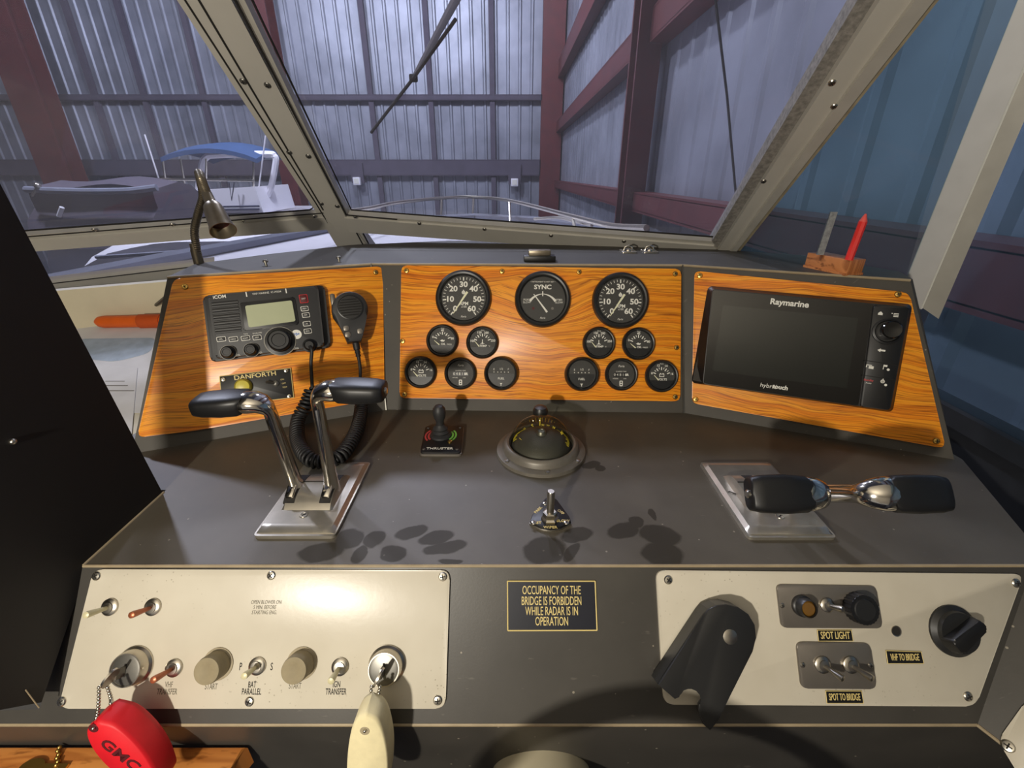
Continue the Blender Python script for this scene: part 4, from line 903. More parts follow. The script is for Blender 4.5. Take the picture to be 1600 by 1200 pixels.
# ================================================================== throttle controls on the console top
def throttle(pts, label, slots, reach, group):
    c = (sum(p[0] for p in pts)/4, sum(p[1] for p in pts)/4); t = fthing(FT, 'throttle_control', label, 'throttle', c, group=group); L = Loc(FT, *c)
    q = L.many(pts, .004); xs = [p[0] for p in q]; ys = [p[1] for p in q]
    w2 = (max(q[1][0], q[2][0]) - min(q[0][0], q[3][0]))/2; ox = (q[0][0]+q[1][0]+q[2][0]+q[3][0])/4; y0 = (q[0][1]+q[1][1])/2; y1 = (q[2][1]+q[3][1])/2
    hw = .5*((q[1][0]-q[0][0]) + (q[2][0]-q[3][0]))/2
    m = MB(); m.prism(rrect([(ox-hw, y0), (ox+hw, y0), (ox+hw, y1), (ox-hw, y1)], .006), 0, .004); b = m.build('base_flange', M['cast'], t)
    yc = y0 + (y1-y0)*.50; hl = (y1-y0)/2
    def sec(x, k):     # raised cover: flat aprons with a drum across the middle
        out = []
        for i in range(25):
            y = y0 + .004 + (y1-y0-.008)*i/24; d = abs(y-yc); z = .0085 if d > .032 else .0085 + math.sqrt(max(0, .032**2-d*d))*.42*k
            if i in (0, 24): z = .005
            out.append((x, y, z))
        return [(x, y0+.004, .003)] + out + [(x, y1-.004, .003)]
    x0s = [ox-hw+.002, ox-hw+.006, ox-hw+.016, ox-hw+.019, ox+hw-.019, ox+hw-.016, ox+hw-.006, ox+hw-.002]; ks = [0, .0, 0, 1, 1, 0, 0, 0]
    S = [sec(x, k) for x, k in zip(x0s, ks)]
    S[0] = [(x, y, min(z, .004)) for x, y, z in S[0]]; S[-1] = [(x, y, min(z, .004)) for x, y, z in S[-1]]
    m = MB(); m.loft(S); m.build('cover', M['cast'], t, ang=40)
    m = MB(); m.tube([(ox-hw+.003, yc+.002, .0045), (ox-hw+.010, yc+.001, .0095), (ox-hw+.016, yc-.004, .0095)], .0007, 6); m.tube([(ox-hw+.019, yc+.004, .0222), (ox+hw-.019, yc+.004, .0222)], .0006, 6); m.build('cover_seam', M['gasket'], b)
    m = MB(); m.lathe([(.0052, 0), (.0048, .001), (.0035, .001), (.0030, .0004), (0, .0004)], (ox, y0+.030, .0085), 18); s = m.build('screw', M['steel'], t); m = MB(); m.box((ox, y0+.030, .0091), (.005, .0012, .0008), rz=.6); m.build('screw_slot', M['gasket'], s)
    for (sx, dirx, tl, ln, lean) in slots:
        xs_ = ox + sx; m = MB(); crv = [p for p in sec(xs_, 1)[1:-1] if yc-.031 < p[1] < yc+.024]
        m.loft([[(xs_-.0068, y, z-.002), (xs_-.0068, y, z+.0006), (xs_+.0068, y, z+.0006), (xs_+.0068, y, z-.002)] for _, y, z in crv]); m.build('slot', M['gasket'], t, smooth=False)
        # lever: a tapered chrome arm with a bent head and black grip
        R = Matrix.Translation((xs_, yc-.002, .010)) @ Matrix.Rotation(tl, 4, 'X') @ Matrix.Rotation(lean, 4, 'Y')
        m = MB(); m.T = R; n = 14; path = []; rs = []
        for i in range(n+1):
            u = i/n; path.append((0, 0, ln*u*.93)); rs.append(.0078 - .0012*u + (.002*max(0, .2-u)/.2))
        e = ln*.93; path += [(dirx*.002, 0, e+.005), (dirx*.007, 0, e+.0105), (dirx*.015, 0, e+.0130), (dirx*.022, 0, e+.0135), (dirx*.026, 0, e+.0135)]; rs += [.0085, .0105, .0120, .0124, .0116]
        m.tube(path, rs, 18, up=(0, 1, 0), flat=1.35); arm = m.build('lever', M['chrome'], t, ang=50)
        m = MB(); m.T = R; g0 = dirx*.024; G = reach
        m.loft([[(g0 + dirx*(a*G + .006*k2*math.sin(2*PI*k/24)), yh*math.copysign(abs(math.cos(2*PI*k/24))**.55, math.cos(2*PI*k/24)), e + .0135 + zh*math.copysign(abs(math.sin(2*PI*k/24))**.55, math.sin(2*PI*k/24))) for k in range(24)] for a, yh, zh, k2 in ((0, .0150, .0112, -.6), (.06, .0178, .0118, -.6), (.4, .0190, .0122, -.3), (.8, .0180, .0112, -.1), (.97, .0160, .0098, 0), (1.0, .0140, .0085, 0))])
        gp = m.build('grip', M['black'], t, ang=50)
        m = MB(); m.T = R @ Matrix.Translation((g0 + dirx*G, 0, e+.0135)) @ Matrix.Rotation(dirx*PI/2, 4, 'Y'); m.lathe([(.0042, -.001), (.0042, .0016), (.003, .0026), (0, .0026)], seg=16); m.build('grip_screw', M['steel'], gp)
        m = MB(); m.T = Matrix.Translation((xs_, yc-.016 - .006*math.sin(tl), .0215)) @ Matrix.Rotation(.5, 4, 'X'); m.prism(rrect(rect(.0105, .019), .002), -.006, .004, .0015); m.build('lever_foot', M['chrome'], t)
throttle([(398, 837), (526, 838), (577, 722), (475, 722)], 'chrome twin-lever control at left of the console with both levers upright', [(-.0235, -1, math.radians(3), .130, math.radians(-3)), (.0205, 1, math.radians(-1), .140, math.radians(1.0))], .056, 'twin lever controls')
throttle([(1165, 840), (1293, 840), (1215, 722), (1097, 722)], 'chrome twin-lever control at right of the console with both levers pulled back', [(-.0105, -1, math.radians(52), .135, 0), (.0255, 1, math.radians(52), .135, 0)], .054, 'twin lever controls')

# ================================================================== thruster joystick
t = fthing(FT, 'thruster_joystick', 'small square thruster control with black joystick in front of the gauges', 'joystick', (690, 686)); L = Loc(FT, 690, 686)
q = L.many([(665, 665.5), (724, 665), (720, 707), (656, 706.5)], .006)
m = MB(); m.prism(rrect(q, .006), 0.002, .006, .0008); m.build('plate', M['black'], t)
m = MB(); m.prism(rrect([(x*1.04, y*1.04) for x, y in q], .006), 0, .0032, .0006); m.build('backing_plate', M['greyplate'], t)
c0 = L(689, 680, .006)
m = MB(); m.lathe([(.017, 0), (.0165, .003), (.012, .005), (.014, .008), (.0105, .011), (.012, .014), (.0085, .017), (.0065, .020)], (*c0, .006), 28); m.build('boot', M['radio'], t)
m = MB(); m.lathe([(.0062, .018), (.0062, .026), (.0085, .032), (.0100, .040), (.0095, .047), (.006, .052), (0, .0535)], (*c0, .006), 28); m.build('stick', M['radio'], t)
for sg, mt, nm in ((-1, 'redprint', 'red_arrows'), (1, 'greenprint', 'green_arrows')):
    for k, (x, th_) in enumerate(((.0175, .0030), (.0225, .0026))):
        a0, a1 = (math.radians(-38), math.radians(38)) if sg > 0 else (math.radians(142), math.radians(218))
        o = arc(x+th_, a0, a1, 14, c0[0], c0[1]-.001); i_ = arc(x, a0*.999, a1*.999, 14, c0[0], c0[1]-.001); m = MB(); m.prism(o + i_[::-1], .006, .0063); m.build(nm, M[mt], t, smooth=False)
c = L(703, 691, .006); m = MB(); m.lathe([(.0036, 0), (.0036, .002), (.0022, .003), (0, .0035)], (*c, .006), 16); m.build('indicator_lamp', M['brass'], t)
m = MB(); m.text('THRUSTER', .0072, *L(687, 701, .006), .0063, sx=1.15, bold=.01); m.build('lettering', M['white'], t)
screws(FT, t, [(669, 668.5), (719, 668), (662, 702), (714, 702)], .0024, .006, 'pewter')

# ================================================================== compass
t = fthing(FT, 'compass', 'round flush compass with clear dome in the middle of the console', 'compass', (845, 705)); L = Loc(FT, 845, 705)
m = MB(); m.lathe([(.0665, 0), (.0660, .005), (.061, .007), (.0575, .0075), (.056, .0130), (.0545, .0160), (.051, .0180), (.0480, .0170), (.0470, .010)], seg=72, cap=False); m.build('flange', mat('compass_flange', (112, 107, 98), .42, .25, var=.1, scale=60), t)
m = MB(); m.lathe([(0, .004), (.0475, .004)], seg=48, cap=False); m.build('bowl', M['black'], t)
m = MB(); pr = [(.0475*math.cos(a), .012 + .045*math.sin(a)) for a in [k*PI/2/16 for k in range(17)]]; m.lathe(pr[:-1] + [(0, .057)], seg=56, cap=False); m.build('dome', M['domeglass'], t)
m = MB(); m.lathe([(.0440, .010), (.0425, .016), (.031, .0260), (.018, .0295), (.008, .0305), (0, .031)], seg=56, cap=False); cd = m.build('compass_card', M['dial'], t)
m = MB()
mcard = lambda a, r, z: (r*math.cos(a), r*math.sin(a), z)
for k in range(-4, 37):
    a = 2*PI*k/72; r0 = .0385 if k % 3 else .0365
    m.tube([mcard(a, r0, .0160 + (.0425-r0)*.87 + .0006), mcard(a, .0418, .0172)], .00042, 4)
m.build('card_scale', mat('card_yellow', (236, 218, 60), .5), cd)
m = MB()
for s, dg in (('S', 112), ('21', 82), ('22', 68), ('24', 50), ('W', 14), ('E', 196), ('15', 140)):
    a = math.radians(dg); r = .0315; keep = m.T; m.T = Matrix.Translation(mcard(a, r, .0266)) @ Matrix.Rotation(a-PI/2, 4, 'Z') @ Matrix.Rotation(math.radians(40), 4, 'X'); m.text(s, .0080 if len(s) == 1 else .0052, 0, 0, 0, bold=.015); m.T = keep
m.build('card_lettering', mat('card_letters', (226, 206, 70), .5), cd)
m = MB(); m.lathe([(.0075, .029), (.007, .034), (.0055, .036), (.0045, .0345), (0, .0345)], seg=28); m.build('card_pivot', M['pewter'], t)
m = MB(); m.tube([(0, .0365, .022), (0, .034, .034), (0, .030, .040)], .0009, 6); m.build('lubber_line', mat('lubber_yellow', (236, 214, 60), .5), t)
m = MB(); m.lathe([(.0115, 0), (.0115, .006), (.009, .011), (0, .013)], (0, .034, .046), 24); m.build('light_hood', M['blacksat'], t)
for dg in (215, 325, 275, 125):
    a = math.radians(dg); m = MB(); m.lathe([(.0034, 0), (.0034, .0012), (.0015, .002), (0, .002)], (.0615*math.cos(a), .0615*math.sin(a), .0066), 14); m.build('screw', M['steel'], t)

# ================================================================== wiper selector on a three-cornered plate
t = fthing(FT, 'selector_switch', 'bare metal switch shaft on a small three-cornered plate near the console front', 'switch', (859, 815)); L = Loc(FT, 859, 815)
q = [L(828, 820), L(845, 828.5), L(860, 831), L(876, 828.5), L(892, 820), L(889, 812), L(870, 786), L(859, 778), L(850, 786), L(831, 810)]
m = MB(); m.prism(q, 0, .0055, .001); m.build('plate', M['black'], t)
m = MB(); m.prism([(x*1.03, y*1.03) for x, y in q], 0, .0022, .0006); m.build('plate_rim', M['alu'], t)
c = L(859, 812, .0055); m = MB(); m.lathe([(.0105, .0055), (.0105, .009), (.0085, .011), (.0085, .017), (.0068, .018)], (*c, 0), 6); m.build('nut', M['alu'], t, smooth=False)
m = MB(); m.lathe([(.0046, .017), (.0046, .046), (.0038, .0475), (0, .0475)], (*c, 0), 20); m.build('shaft', M['alu'], t)
m = MB()
for s, x, y, r in (('PARK', 841, 797, .9), ('FAST', 838, 817, 0), ('SLOW', 880, 814, 0), ('WIPER', 860, 824, 0), ('OFF', 876, 800, -.9)): m.text(s, .0055, *L(x, y, .0055), .0056, rot=r, bold=.01)
m.build('lettering', M['gold'], t)
screws(FT, t, [(834, 817), (885, 817), (852, 787)], .0032, .0055)

# ================================================================== switch plates on the front
def splate(label, pts, r, scr, mt='creamplate', th=.003, name='switch_plate', sr=.0046, smt='steel', cat='switch plate', F=None, base=0, group='cream switch plates'):
    F = F or FF; c = (sum(p[0] for p in pts)/len(pts), sum(p[1] for p in pts)/len(pts)); t = thing(name, label, cat, F.mat(*F.px(*c, base), base), group=group); L = Loc(F, *c, h=base)
    m = MB(); m.prism(rrect(L.many(pts, th), r), 0, th, min(.0008, th*.4)); m.build('plate', M[mt], t)
    screws(F, t, scr, sr, base+th, smt); return t, L
def plate_mat():
    tt = NT('cream_plate'); v = tt.coords(); f = tt.noise(v, 9, 4); base = tt.ramp(f, [(.3, srgb(192, 184, 166)), (.7, srgb(206, 199, 182))])
    pit = tt.n('TexVoronoi'); tt.l(v, pit.inputs['Vector']); pit.inputs['Scale'].default_value = 210
    reg = tt.noise(tt.coords((1, 1, 1)), 7, 2); g = tt.math('MULTIPLY', tt.math('LESS_THAN', pit.outputs['Distance'], .16), tt.ramp(reg, [(.55, (0, 0, 0, 1)), (.68, (1, 1, 1, 1))]))
    tt.l(tt.mix(tt.math('MULTIPLY', g, .55), base, srgb(120, 108, 84)), tt.b.inputs['Base Color']); tt.b.inputs['Roughness'].default_value = .33; tt.b.inputs['Specular IOR Level'].default_value = .6
    tt.bump(tt.noise(v, 160, 3), .12, .0006); return tt.m
M['creamplate'] = plate_mat()
PT = .003
lp, LL = splate('left cream switch plate with toggles, start buttons and key switches', [(146, 889.5), (703, 891), (696, 1107.5), (91, 1107.5)], .010, [(151, 900), (424, 899), (692, 901), (684, 1094), (390, 1096), (97, 1096)])
m = MB()
for s, x, y, sz in (('OPEN BLOWER ON', 416, 941, .0052), ('5 MIN. BEFORE', 413.5, 949, .0052), ('STARTING ENG.', 413, 957, .0052)): m.text(s, sz, *LL(x, y, PT), PT+.0001, sh=.15, sx=.70, ext=.0001)
for s, x, y, sz in (('VHF', 264, 1070, .0078), ('TRANSFER', 261, 1081, .0078), ('START', 330, 1073, .0078), ('START', 461, 1072, .0078)): m.text(s, sz, *LL(x, y, PT), PT+.0001, sx=.56, ext=.0001)
m.build('faded_lettering', M['ink'], lp)
m = MB()
for s, x, y, sz in (('BAT', 394, 1070, .0080), ('PARALLEL', 393, 1081, .0080), ('IGN', 526, 1069.5, .0080), ('TRANSFER', 525, 1081, .0080), ('P', 376, 1042, .010), ('S', 424.5, 1042, .010)): m.text(s, sz, *LL(x, y, PT), PT+.0001, sx=.56, bold=.008, ext=.0001)
m.build('lettering', M['gasket'], lp)
rp, LR = splate('right cream switch plate with the black bracket and spot light switches', [(1025, 891), (1600, 897), (1525, 1104), (1037, 1101)], .010, [(1044, 906), (1587, 911), (1512, 1088)])
c = LR(1400, 986, PT); m = MB(); m.lathe([(.0043, 0), (.0043, .0006), (.0052, .0008), (.0052, 0)], (*c, PT), 20, cap=False); m.build('hole_rim', M['alu'], rp); m = MB(); m.lathe([(0, .0002), (.0043, .0002)], (*c, PT), 20, cap=False); m.build('open_hole', M['gasket'], rp)

def toggle(F, base, x, y, label, mt, ln=.024, tilt=(0, 0), bh=PT, r=.0085, group='toggle switches'):
    a, b = F.px(x, y, bh); t = thing('toggle_switch', label, 'toggle switch', F.mat(a, b, bh), group=group)
    m = MB(); m.lathe([(r, 0), (r, .0022), (r*.86, .003), (r*.62, .0035), (r*.62, .005), (r*.40, .0052)], seg=22); m.build('bushing', M['alu'], t)
    m = MB(); m.tube([(0, 0, .003), (tilt[0]*.3, tilt[1]*.3, .003+ln*.3), (tilt[0]*.85, tilt[1]*.85, .003+ln*.85), (tilt[0]*.97, tilt[1]*.97, .003+ln*.97), (tilt[0], tilt[1], .003+ln)], [.0019, .0023, .0033, .0031, .0016], 14); m.build('lever', M[mt], t); return t
toggle(FF, lp, 173, 948, 'pale lever toggle switch in the top left corner of the left cream plate', 'ivory', .026)
toggle(FF, lp, 240, 948, 'copper-coloured toggle switch at the top of the left plate, beside a pale one', 'copper', .026)
toggle(FF, lp, 273, 1043, 'copper-coloured toggle switch above the faded VHF TRANSFER lettering', 'copper', .026)
toggle(FF, lp, 403, 1040, 'pale toggle switch above BAT PARALLEL, between P and S', 'ivory', .022)
toggle(FF, lp, 532, 1041, 'pale toggle switch above IGN TRANSFER on the left plate', 'ivory', .022, (.0, -.004))
def pushbutton(x, y, label):
    a, b = FF.px(x, y, PT); t = thing('push_button', label, 'push button', FF.mat(a, b, PT), group='rubber start buttons')
    m = MB(); m.lathe([(.0155, 0), (.0155, .0012), (.0138, .002)], seg=32); m.build('collar', M['tan'], t)
    m = MB(); m.lathe([(.0132, .001), (.0130, .015), (.0122, .0185), (.0085, .0190), (.0060, .0180), (0, .0178)], seg=36); m.build('cap', mat('grey_rubber_cap', (140, 128, 100), .7, var=.12, scale=90), t)
pushbutton(341, 1037, 'grey rubber start button left of the BAT PARALLEL toggle'); pushbutton(472, 1036, 'grey rubber start button right of the BAT PARALLEL toggle')
def keyswitch(x, y, label):
    a, b = FF.px(x, y, PT); t = thing('key_switch', label, 'key switch', FF.mat(a, b, PT), group='key switches')
    m = MB(); m.lathe([(.0185, 0), (.0185, .002), (.0165, .004), (.0165, .011), (.0155, .0135), (.0145, .0135), (.0140, .012)], seg=36, cap=False); m.build('collar', M['alu'], t)
    m = MB(); m.lathe([(.0142, .0125), (.0120, .013), (0, .013)], seg=32, cap=False); m.build('barrel', M['pewter'], t)
    m = MB(); m.box((0, 0, .0131), (.0022, .012, .0004)); m.build('key_slot', M['gasket'], t); return a, b
k1 = keyswitch(212, 1039, 'key switch at the lower left with the red float hanging from it'); k2 = keyswitch(605, 1038, 'key switch at the right of the left plate with the cream float hanging from it')

# ---- keys with floats
def keyfloat(kp, label, hole, face, depth, mt, rot, letters, kd):
    a, b = kp; root = FF.mat(a, b, PT); t = thing('key_float', label, 'key float', root)
    m = MB(); z0 = .0138; dx, dy = kd
    m.prism(rect(.0018, .009, 0, 0), z0-.0005, z0+.010); hd = [(.0075*math.cos(k*PI/9), .0095*math.sin(k*PI/9)) for k in range(18)]
    keep = m.T; m.T = Matrix.Translation((0, 0, z0+.016)) @ Matrix.Rotation(PI/2, 4, 'Y') @ Matrix.Rotation(.5, 4, 'X'); m.prism(hd, -.001, .001); m.T = keep; m.build('key', M['alu'], t)
    kh = root @ Vector((-.001, -.006, z0+.021))
    # float: a rounded slab facing the helmsman
    n = Vector((0, -.97, .22)); u = Vector((1, 0, 0)); F = Fr(hole, u, Vector((0, .22, .97)))
    pts = [F.px(x, y) for x, y in face]; sp = spline([(*p, 0) for p in pts + pts[:1]], 6)[:-1]
    W = WMB(t); Z = W.T; W.T = Z @ F.mat(); o = [(p.x, p.y) for p in sp]; cx_ = sum(p[0] for p in o)/len(o); cy_ = sum(p[1] for p in o)/len(o)
    sc = lambda k, z: [(cx_ + (x-cx_)*k, cy_ + (y-cy_)*k, z) for x, y in o]
    W.loft([sc(.90, -depth), sc(.985, -depth+.002), sc(1.0, -depth+.006), sc(1.0, -.004), sc(.975, -.001), sc(.92, 0)]); fl = W.build('float', M[mt], t, ang=60)
    W = WMB(t); W.T = W.T @ F.mat(); hx, hy = 0, 0; W.lathe([(0, .0003), (.0042, .0003), (.0044, .0001)], (hx, hy, 0), 18, cap=False); W.build('eyelet', M['tan' if mt != 'red' else 'redink'], t)
    if letters:
        W = WMB(t); W.T = W.T @ F.mat(); s, x, y, sz, r = letters; q = F.px(x, y); W.text(s, sz, q[0], q[1], .0002, rot=r, bold=.02, sx=1.25); W.build('lettering', M['redink'], t)
    for e in (0, 1):                                  # bead chain: two strands
        st = kh + Vector((.004*(1 if e else -1), 0, 0)); en = F.w(*hole_px(F, hole), .001) if not e else F.o - F.n*(depth*.6) + F.v*.010 + F.u*.004
        N = 13 if not e else 8; W = WMB(t)
        for k in range(N+1):
            u_ = k/N; p = st.lerp(en, u_) + Vector((0, 0, -.004*math.sin(PI*u_))); W.ball(p, .0017, seg=8)
        W.build('bead_chain', M['steel'], t)
    return t
def hole_px(F, hole): 
    d = hole - C0; k = d.dot(AX); return (800 + FPX*d.dot(RT)/k, 600 + FPX*d.dot(DN)/k)
hr = at_y(146, 1138, .236); keyfloat(k1, 'red oval key float lettered GMC, hanging from the left key switch', hr, [(150, 1128), (178, 1136), (205, 1158), (228, 1186), (243, 1215), (246, 1235), (225, 1236), (188, 1216), (158, 1190), (138, 1162), (134, 1140)], .026, 'red', 0, ('GMC', 188, 1180, .0150, -.86), (0, 0))
hc = at_y(570, 1142, .234); keyfloat(k2, 'cream oval key float hanging from the right key switch', hc, [(570, 1117), (590, 1128), (601, 1156), (606, 1196), (602, 1240), (586, 1270), (560, 1270), (543, 1238), (541, 1196), (546, 1150), (556, 1126)], .026, 'creamfoam', 0, None, (0, 0))

# ---- warning sign
sp_ = [(793, 907.5), (929.5, 907.5), (932.5, 984), (793.5, 984.5)]
t = fthing(FF, 'warning_sign', 'small dark engraved sign between the two cream plates', 'sign', (862, 946)); L = Loc(FF, 862, 946)
q = L.many(sp_); m = MB(); m.prism(q, 0, .0016); m.build('plate', M['navy'], t)
m = MB()
for p, r in zip(q, q[1:]+q[:1]): m.tube([(*p, .0014), (*r, .0014)], .0007, 6)
m.build('plate_edge', M['gold'], t)
m = MB()
for s, x, y in (('OCCUPANCY OF THE', 861.5, 922), ('BRIDGE IS FORBIDDEN', 861.5, 938.7), ('WHILE RADAR IS IN', 862, 954.5), ('OPERATION', 862, 970.5)): m.text(s, .0120, *L(x, y), .0017, sx=.52, bold=.003)
m.build('lettering', M['gold'], t)

# ---- right plate fittings
g1, L1 = splate('grey spot light plate with a lamp, a toggle and a knurled knob', [(1213, 913), (1369, 915.5), (1380, 982), (1221, 981)], .006, [(1222, 946), (1370, 950)], 'greyplate', .002, 'spot_light_plate', .0026, F=FF, base=PT, group='grey plates on the right cream plate')
g2, L2 = splate('lower grey plate with two toggles above the SPOT TO BRIDGE label', [(1244, 1003), (1360, 1005), (1371, 1077), (1252, 1076)], .007, [(1254, 1039), (1360, 1040)], 'greyplate', .002, 'spot_light_plate', .0026, F=FF, base=PT, group='grey plates on the right cream plate')
PG = PT + .002
toggle(FF, g1, 1291, 945, 'metal toggle switch between indicator lamp and knurled knob', 'alu', .014, (.006, 0), PG, .0070)
toggle(FF, g2, 1284, 1038, 'left metal toggle switch on the lower grey plate', 'alu', .016, (.008, -.006), PG, .0080)
toggle(FF, g2, 1328, 1038, 'right metal toggle switch on the lower grey plate', 'alu', .016, (.008, -.006), PG, .0080)
a, b = FF.px(1252, 946, PG); t = thing('indicator_lamp', 'small amber indicator lamp in a black collar on the spot light plate', 'indicator lamp', FF.mat(a, b, PG))
m = MB(); m.lathe([(.0105, 0), (.0105, .004), (.0092, .005), (.0092, .012), (.0080, .014), (.0074, .012)], seg=28, cap=False); m.build('collar', M['blacksat'], t)
m = MB(); m.lathe([(.0076, .011), (.006, .0125), (0, .0130)], seg=24, cap=False); m.build('lens', mat('amber_lens', (110, 78, 30), .15, coat=.6), t)
a, b = FF.px(1338, 948, PG); t = thing('dimmer_knob', 'knurled black knob at the right end of the spot light plate', 'knob', FF.mat(a, b, PG))
m = MB(); N = 48; out = [((.0150 if k % 2 else .0140)*math.cos(2*PI*k/N), (.0150 if k % 2 else .0140)*math.sin(2*PI*k/N)) for k in range(N)]
m.prism(out, .0005, .012, .0008, taper=.97); m.build('knob_body', M['black'], t, ang=20); m = MB(); m.lathe([(.011, .0118), (.010, .0130), (0, .0130)], seg=28); m.build('cap', M['blacksat'], t)
a, b = FF.px(1489, 985, PT); t = thing('rotary_switch', 'big black pointer knob at the right end of the right cream plate', 'knob', FF.mat(a, b, PT))
m = MB(); m.lathe([(.0250, 0), (.0248, .002), (.0205, .005), (.0195, .009), (0, .0095)], seg=40); m.build('skirt', M['blacksat'], t)
m = MB(); m.T = Matrix.Rotation(math.radians(35), 4, 'Z'); m.prism(rrect([(-.0205, -.0085), (.0215, -.0060), (.0215, .0060), (-.0205, .0085)], .004), .008, .019, .002, taper=.9); m.build('pointer_grip', M['black'], t)
m = MB(); m.T = Matrix.Rotation(math.radians(35), 4, 'Z'); m.box((.019, 0, .0085), (.008, .0014, .0008)); m.build('pointer_mark', M['white'], t)
def label(pts, s, sz, lb, sx=.74):
    c = (sum(p[0] for p in pts)/4, sum(p[1] for p in pts)/4); t = thing('name_label', lb, 'label', FF.mat(*FF.px(*c, PT), PT), group='black engraved labels'); L = Loc(FF, *c, h=PT)
    q = L.many(pts); m = MB(); m.prism(q, 0, .0012); m.build('plate', M['black'], t); m = MB()
    for p, r in zip(q, q[1:]+q[:1]): m.tube([(*p, .0010), (*r, .0010)], .0004, 5)
    m.build('plate_edge', M['gold'], t); m = MB(); m.text(s, sz, 0, 0, .0013, sx=sx, bold=.006); m.build('lettering', M['gold'], t)
label([(1276, 984), (1329, 984), (1332, 1001), (1278, 1001)], 'SPOT LIGHT', .0098, 'black label SPOT LIGHT below the upper grey plate', .56)
label([(1289, 1079), (1345, 1079), (1348, 1098), (1291, 1098)], 'SPOT TO BRIDGE', .0088, 'black label SPOT TO BRIDGE below the lower grey plate', .46)
label([(1383, 1016), (1438, 1018), (1442, 1036), (1386, 1036)], 'VHF TO BRIDGE', .0090, 'black label VHF TO BRIDGE below the open hole', .45)

# ---- black swing bracket
a, b = FF.px(1141, 995, .028); t = thing('swing_bracket', 'large black channel bracket pivoting on a bright rivet on the right plate', 'bracket', FF.mat(a, b, PT)); L = Loc(FF, 1141, 995, h=.028)
zb = .028 - PT
dd = Vector((430-75, 1130-810)).normalized()
o = [L(x, y) for x, y in ((1028, 1070), (1055, 1093), (1062, 1090), (1063, 1083), (1067, 1077), (1074, 1074.5), (1081, 1074.5), (1089, 1078), (1095, 1085), (1097, 1093), (1092, 1100), (1091, 1112), (1099, 1132), (1110, 1142), (1122, 1126))]
cc = L(1140, 984); r_ = L(1181, 1012); rr_ = .0285
l0 = L(1028, 1070); top_ = [L(1098, 963), L(1107, 952), L(1120, 946), L(1136, 945), L(1154, 949), L(1170, 960), L(1180, 977), L(1182, 997), L(1177, 1018)]
m = MB(); m.prism(o + top_[::-1], zb-.003, zb, .0012); m.build('face_plate', M['blacksat'], t, ang=30)
out_ = top_ + [o[-1]]; m = MB(); ring = [l0] + top_ + [o[-1], o[-2]]
for p, q in zip(ring, ring[1:]):
    d = Vector((q[0]-p[0], q[1]-p[1])); nrm = Vector((-d.y, d.x)).normalized()*.0022
    cxm, cym = L(1120, 1020)
    if (Vector((cxm, cym)) - Vector(p)).dot(nrm) < 0: nrm = -nrm
    m.solid([(*p, .004), (*q, .004), (q[0]+nrm.x, q[1]+nrm.y, .004), (p[0]+nrm.x, p[1]+nrm.y, .004)], [(*p, zb-.001), (*q, zb-.001), (q[0]+nrm.x, q[1]+nrm.y, zb-.001), (p[0]+nrm.x, p[1]+nrm.y, zb-.001)])
m.build('side_flange', M['blacksat'], t, smooth=False)
m = MB(); m.lathe([(.0072, -.0012), (.0070, .0004), (.0040, .0014), (0, .0016)], (0, 0, zb), 26); m.build('rivet', M['alu'], t)
m = MB(); m.lathe([(.009, 0), (.009, zb-.003)], (0, 0, 0), 20); m.build('spacer', M['black'], t)

# ================================================================== steering wheel on its column
hubp = at_y(852, 1192, .235)
t = thing('steering_wheel', 'cream steering column collar at the bottom edge of the picture', 'steering wheel', loc=Vector((hubp.x, .30, hubp.z-.06)))
axd = Vector((0, -.93, .36)).normalized(); Fw = Fr(Vector((hubp.x+.002, .27, CZ-.620)), (1, 0, 0), Vector((0, .36, .93)))
W = WMB(t); W.T = W.T @ Fw.mat(); W.lathe([(.058, -.06), (.054, .02), (.052, .055), (.046, .060), (.030, .061)], seg=48); W.build('column', M['cream'], t)
W = WMB(t); W.T = W.T @ Fw.mat(); W.lathe([(.030, .058), (.030, .075), (.018, .18), (.016, .205), (0, .206)], seg=32); W.build('hub', M['shelfwood'], t)
W = WMB(t); W.T = W.T @ Fw.mat()
W.tube([(.17*math.cos(2*PI*k/48), .17*math.sin(2*PI*k/48), .23) for k in range(49)], .013, 12, cap=False); W.build('rim', M['blacksat'], t)
for k in range(3):
    a = PI/2 + PI + 2*PI*k/3; W = WMB(t); W.T = W.T @ Fw.mat(); W.tube([(.01*math.cos(a), .01*math.sin(a), .20), (.09*math.cos(a), .09*math.sin(a), .215), (.17*math.cos(a), .17*math.sin(a), .23)], [.013, .010, .010], 10, flat=.6); W.build('spoke', M['alu'], t)

# ---- wood ledge at lower left with a small key on a chain
zw = CZ - .545
t = thing('wood_ledge', 'orange-brown wooden ledge at the bottom left below the console', 'ledge', loc=at_z(180, 1185, zw))
q = [at_z(-120, 1166, zw), at_z(386, 1166, zw), at_z(352, 1206, zw), at_z(330, 1260, zw), at_z(-120, 1260, zw)]; m = WMB(t); m.prism([(p.x, p.y) for p in q], zw-.03, zw, .003); m.build('board', M['shelfwood'], t)
t = thing('brass_key', 'small brass key with a short chain lying on the wooden ledge', 'key', loc=at_z(60, 1195, zw))
m = WMB(t); p = at_z(48, 1198, zw+.004); m.T = m.T @ Matrix.Translation(p); m.prism([(.012*math.cos(k*PI/10), .008*math.sin(k*PI/10)) for k in range(20)], -.0035, -.001); m.box((.02, .001, -.0022), (.03, .005, .002)); m.build('key_blade', M['brass'], t)
m = WMB(t); 
for k in range(8): m.ball(at_z(93 - k*.6 - (k % 2)*2, 1168 + k*5.5, zw+.0026), .0022, seg=8)
m.build('chain', M['brass'], t)

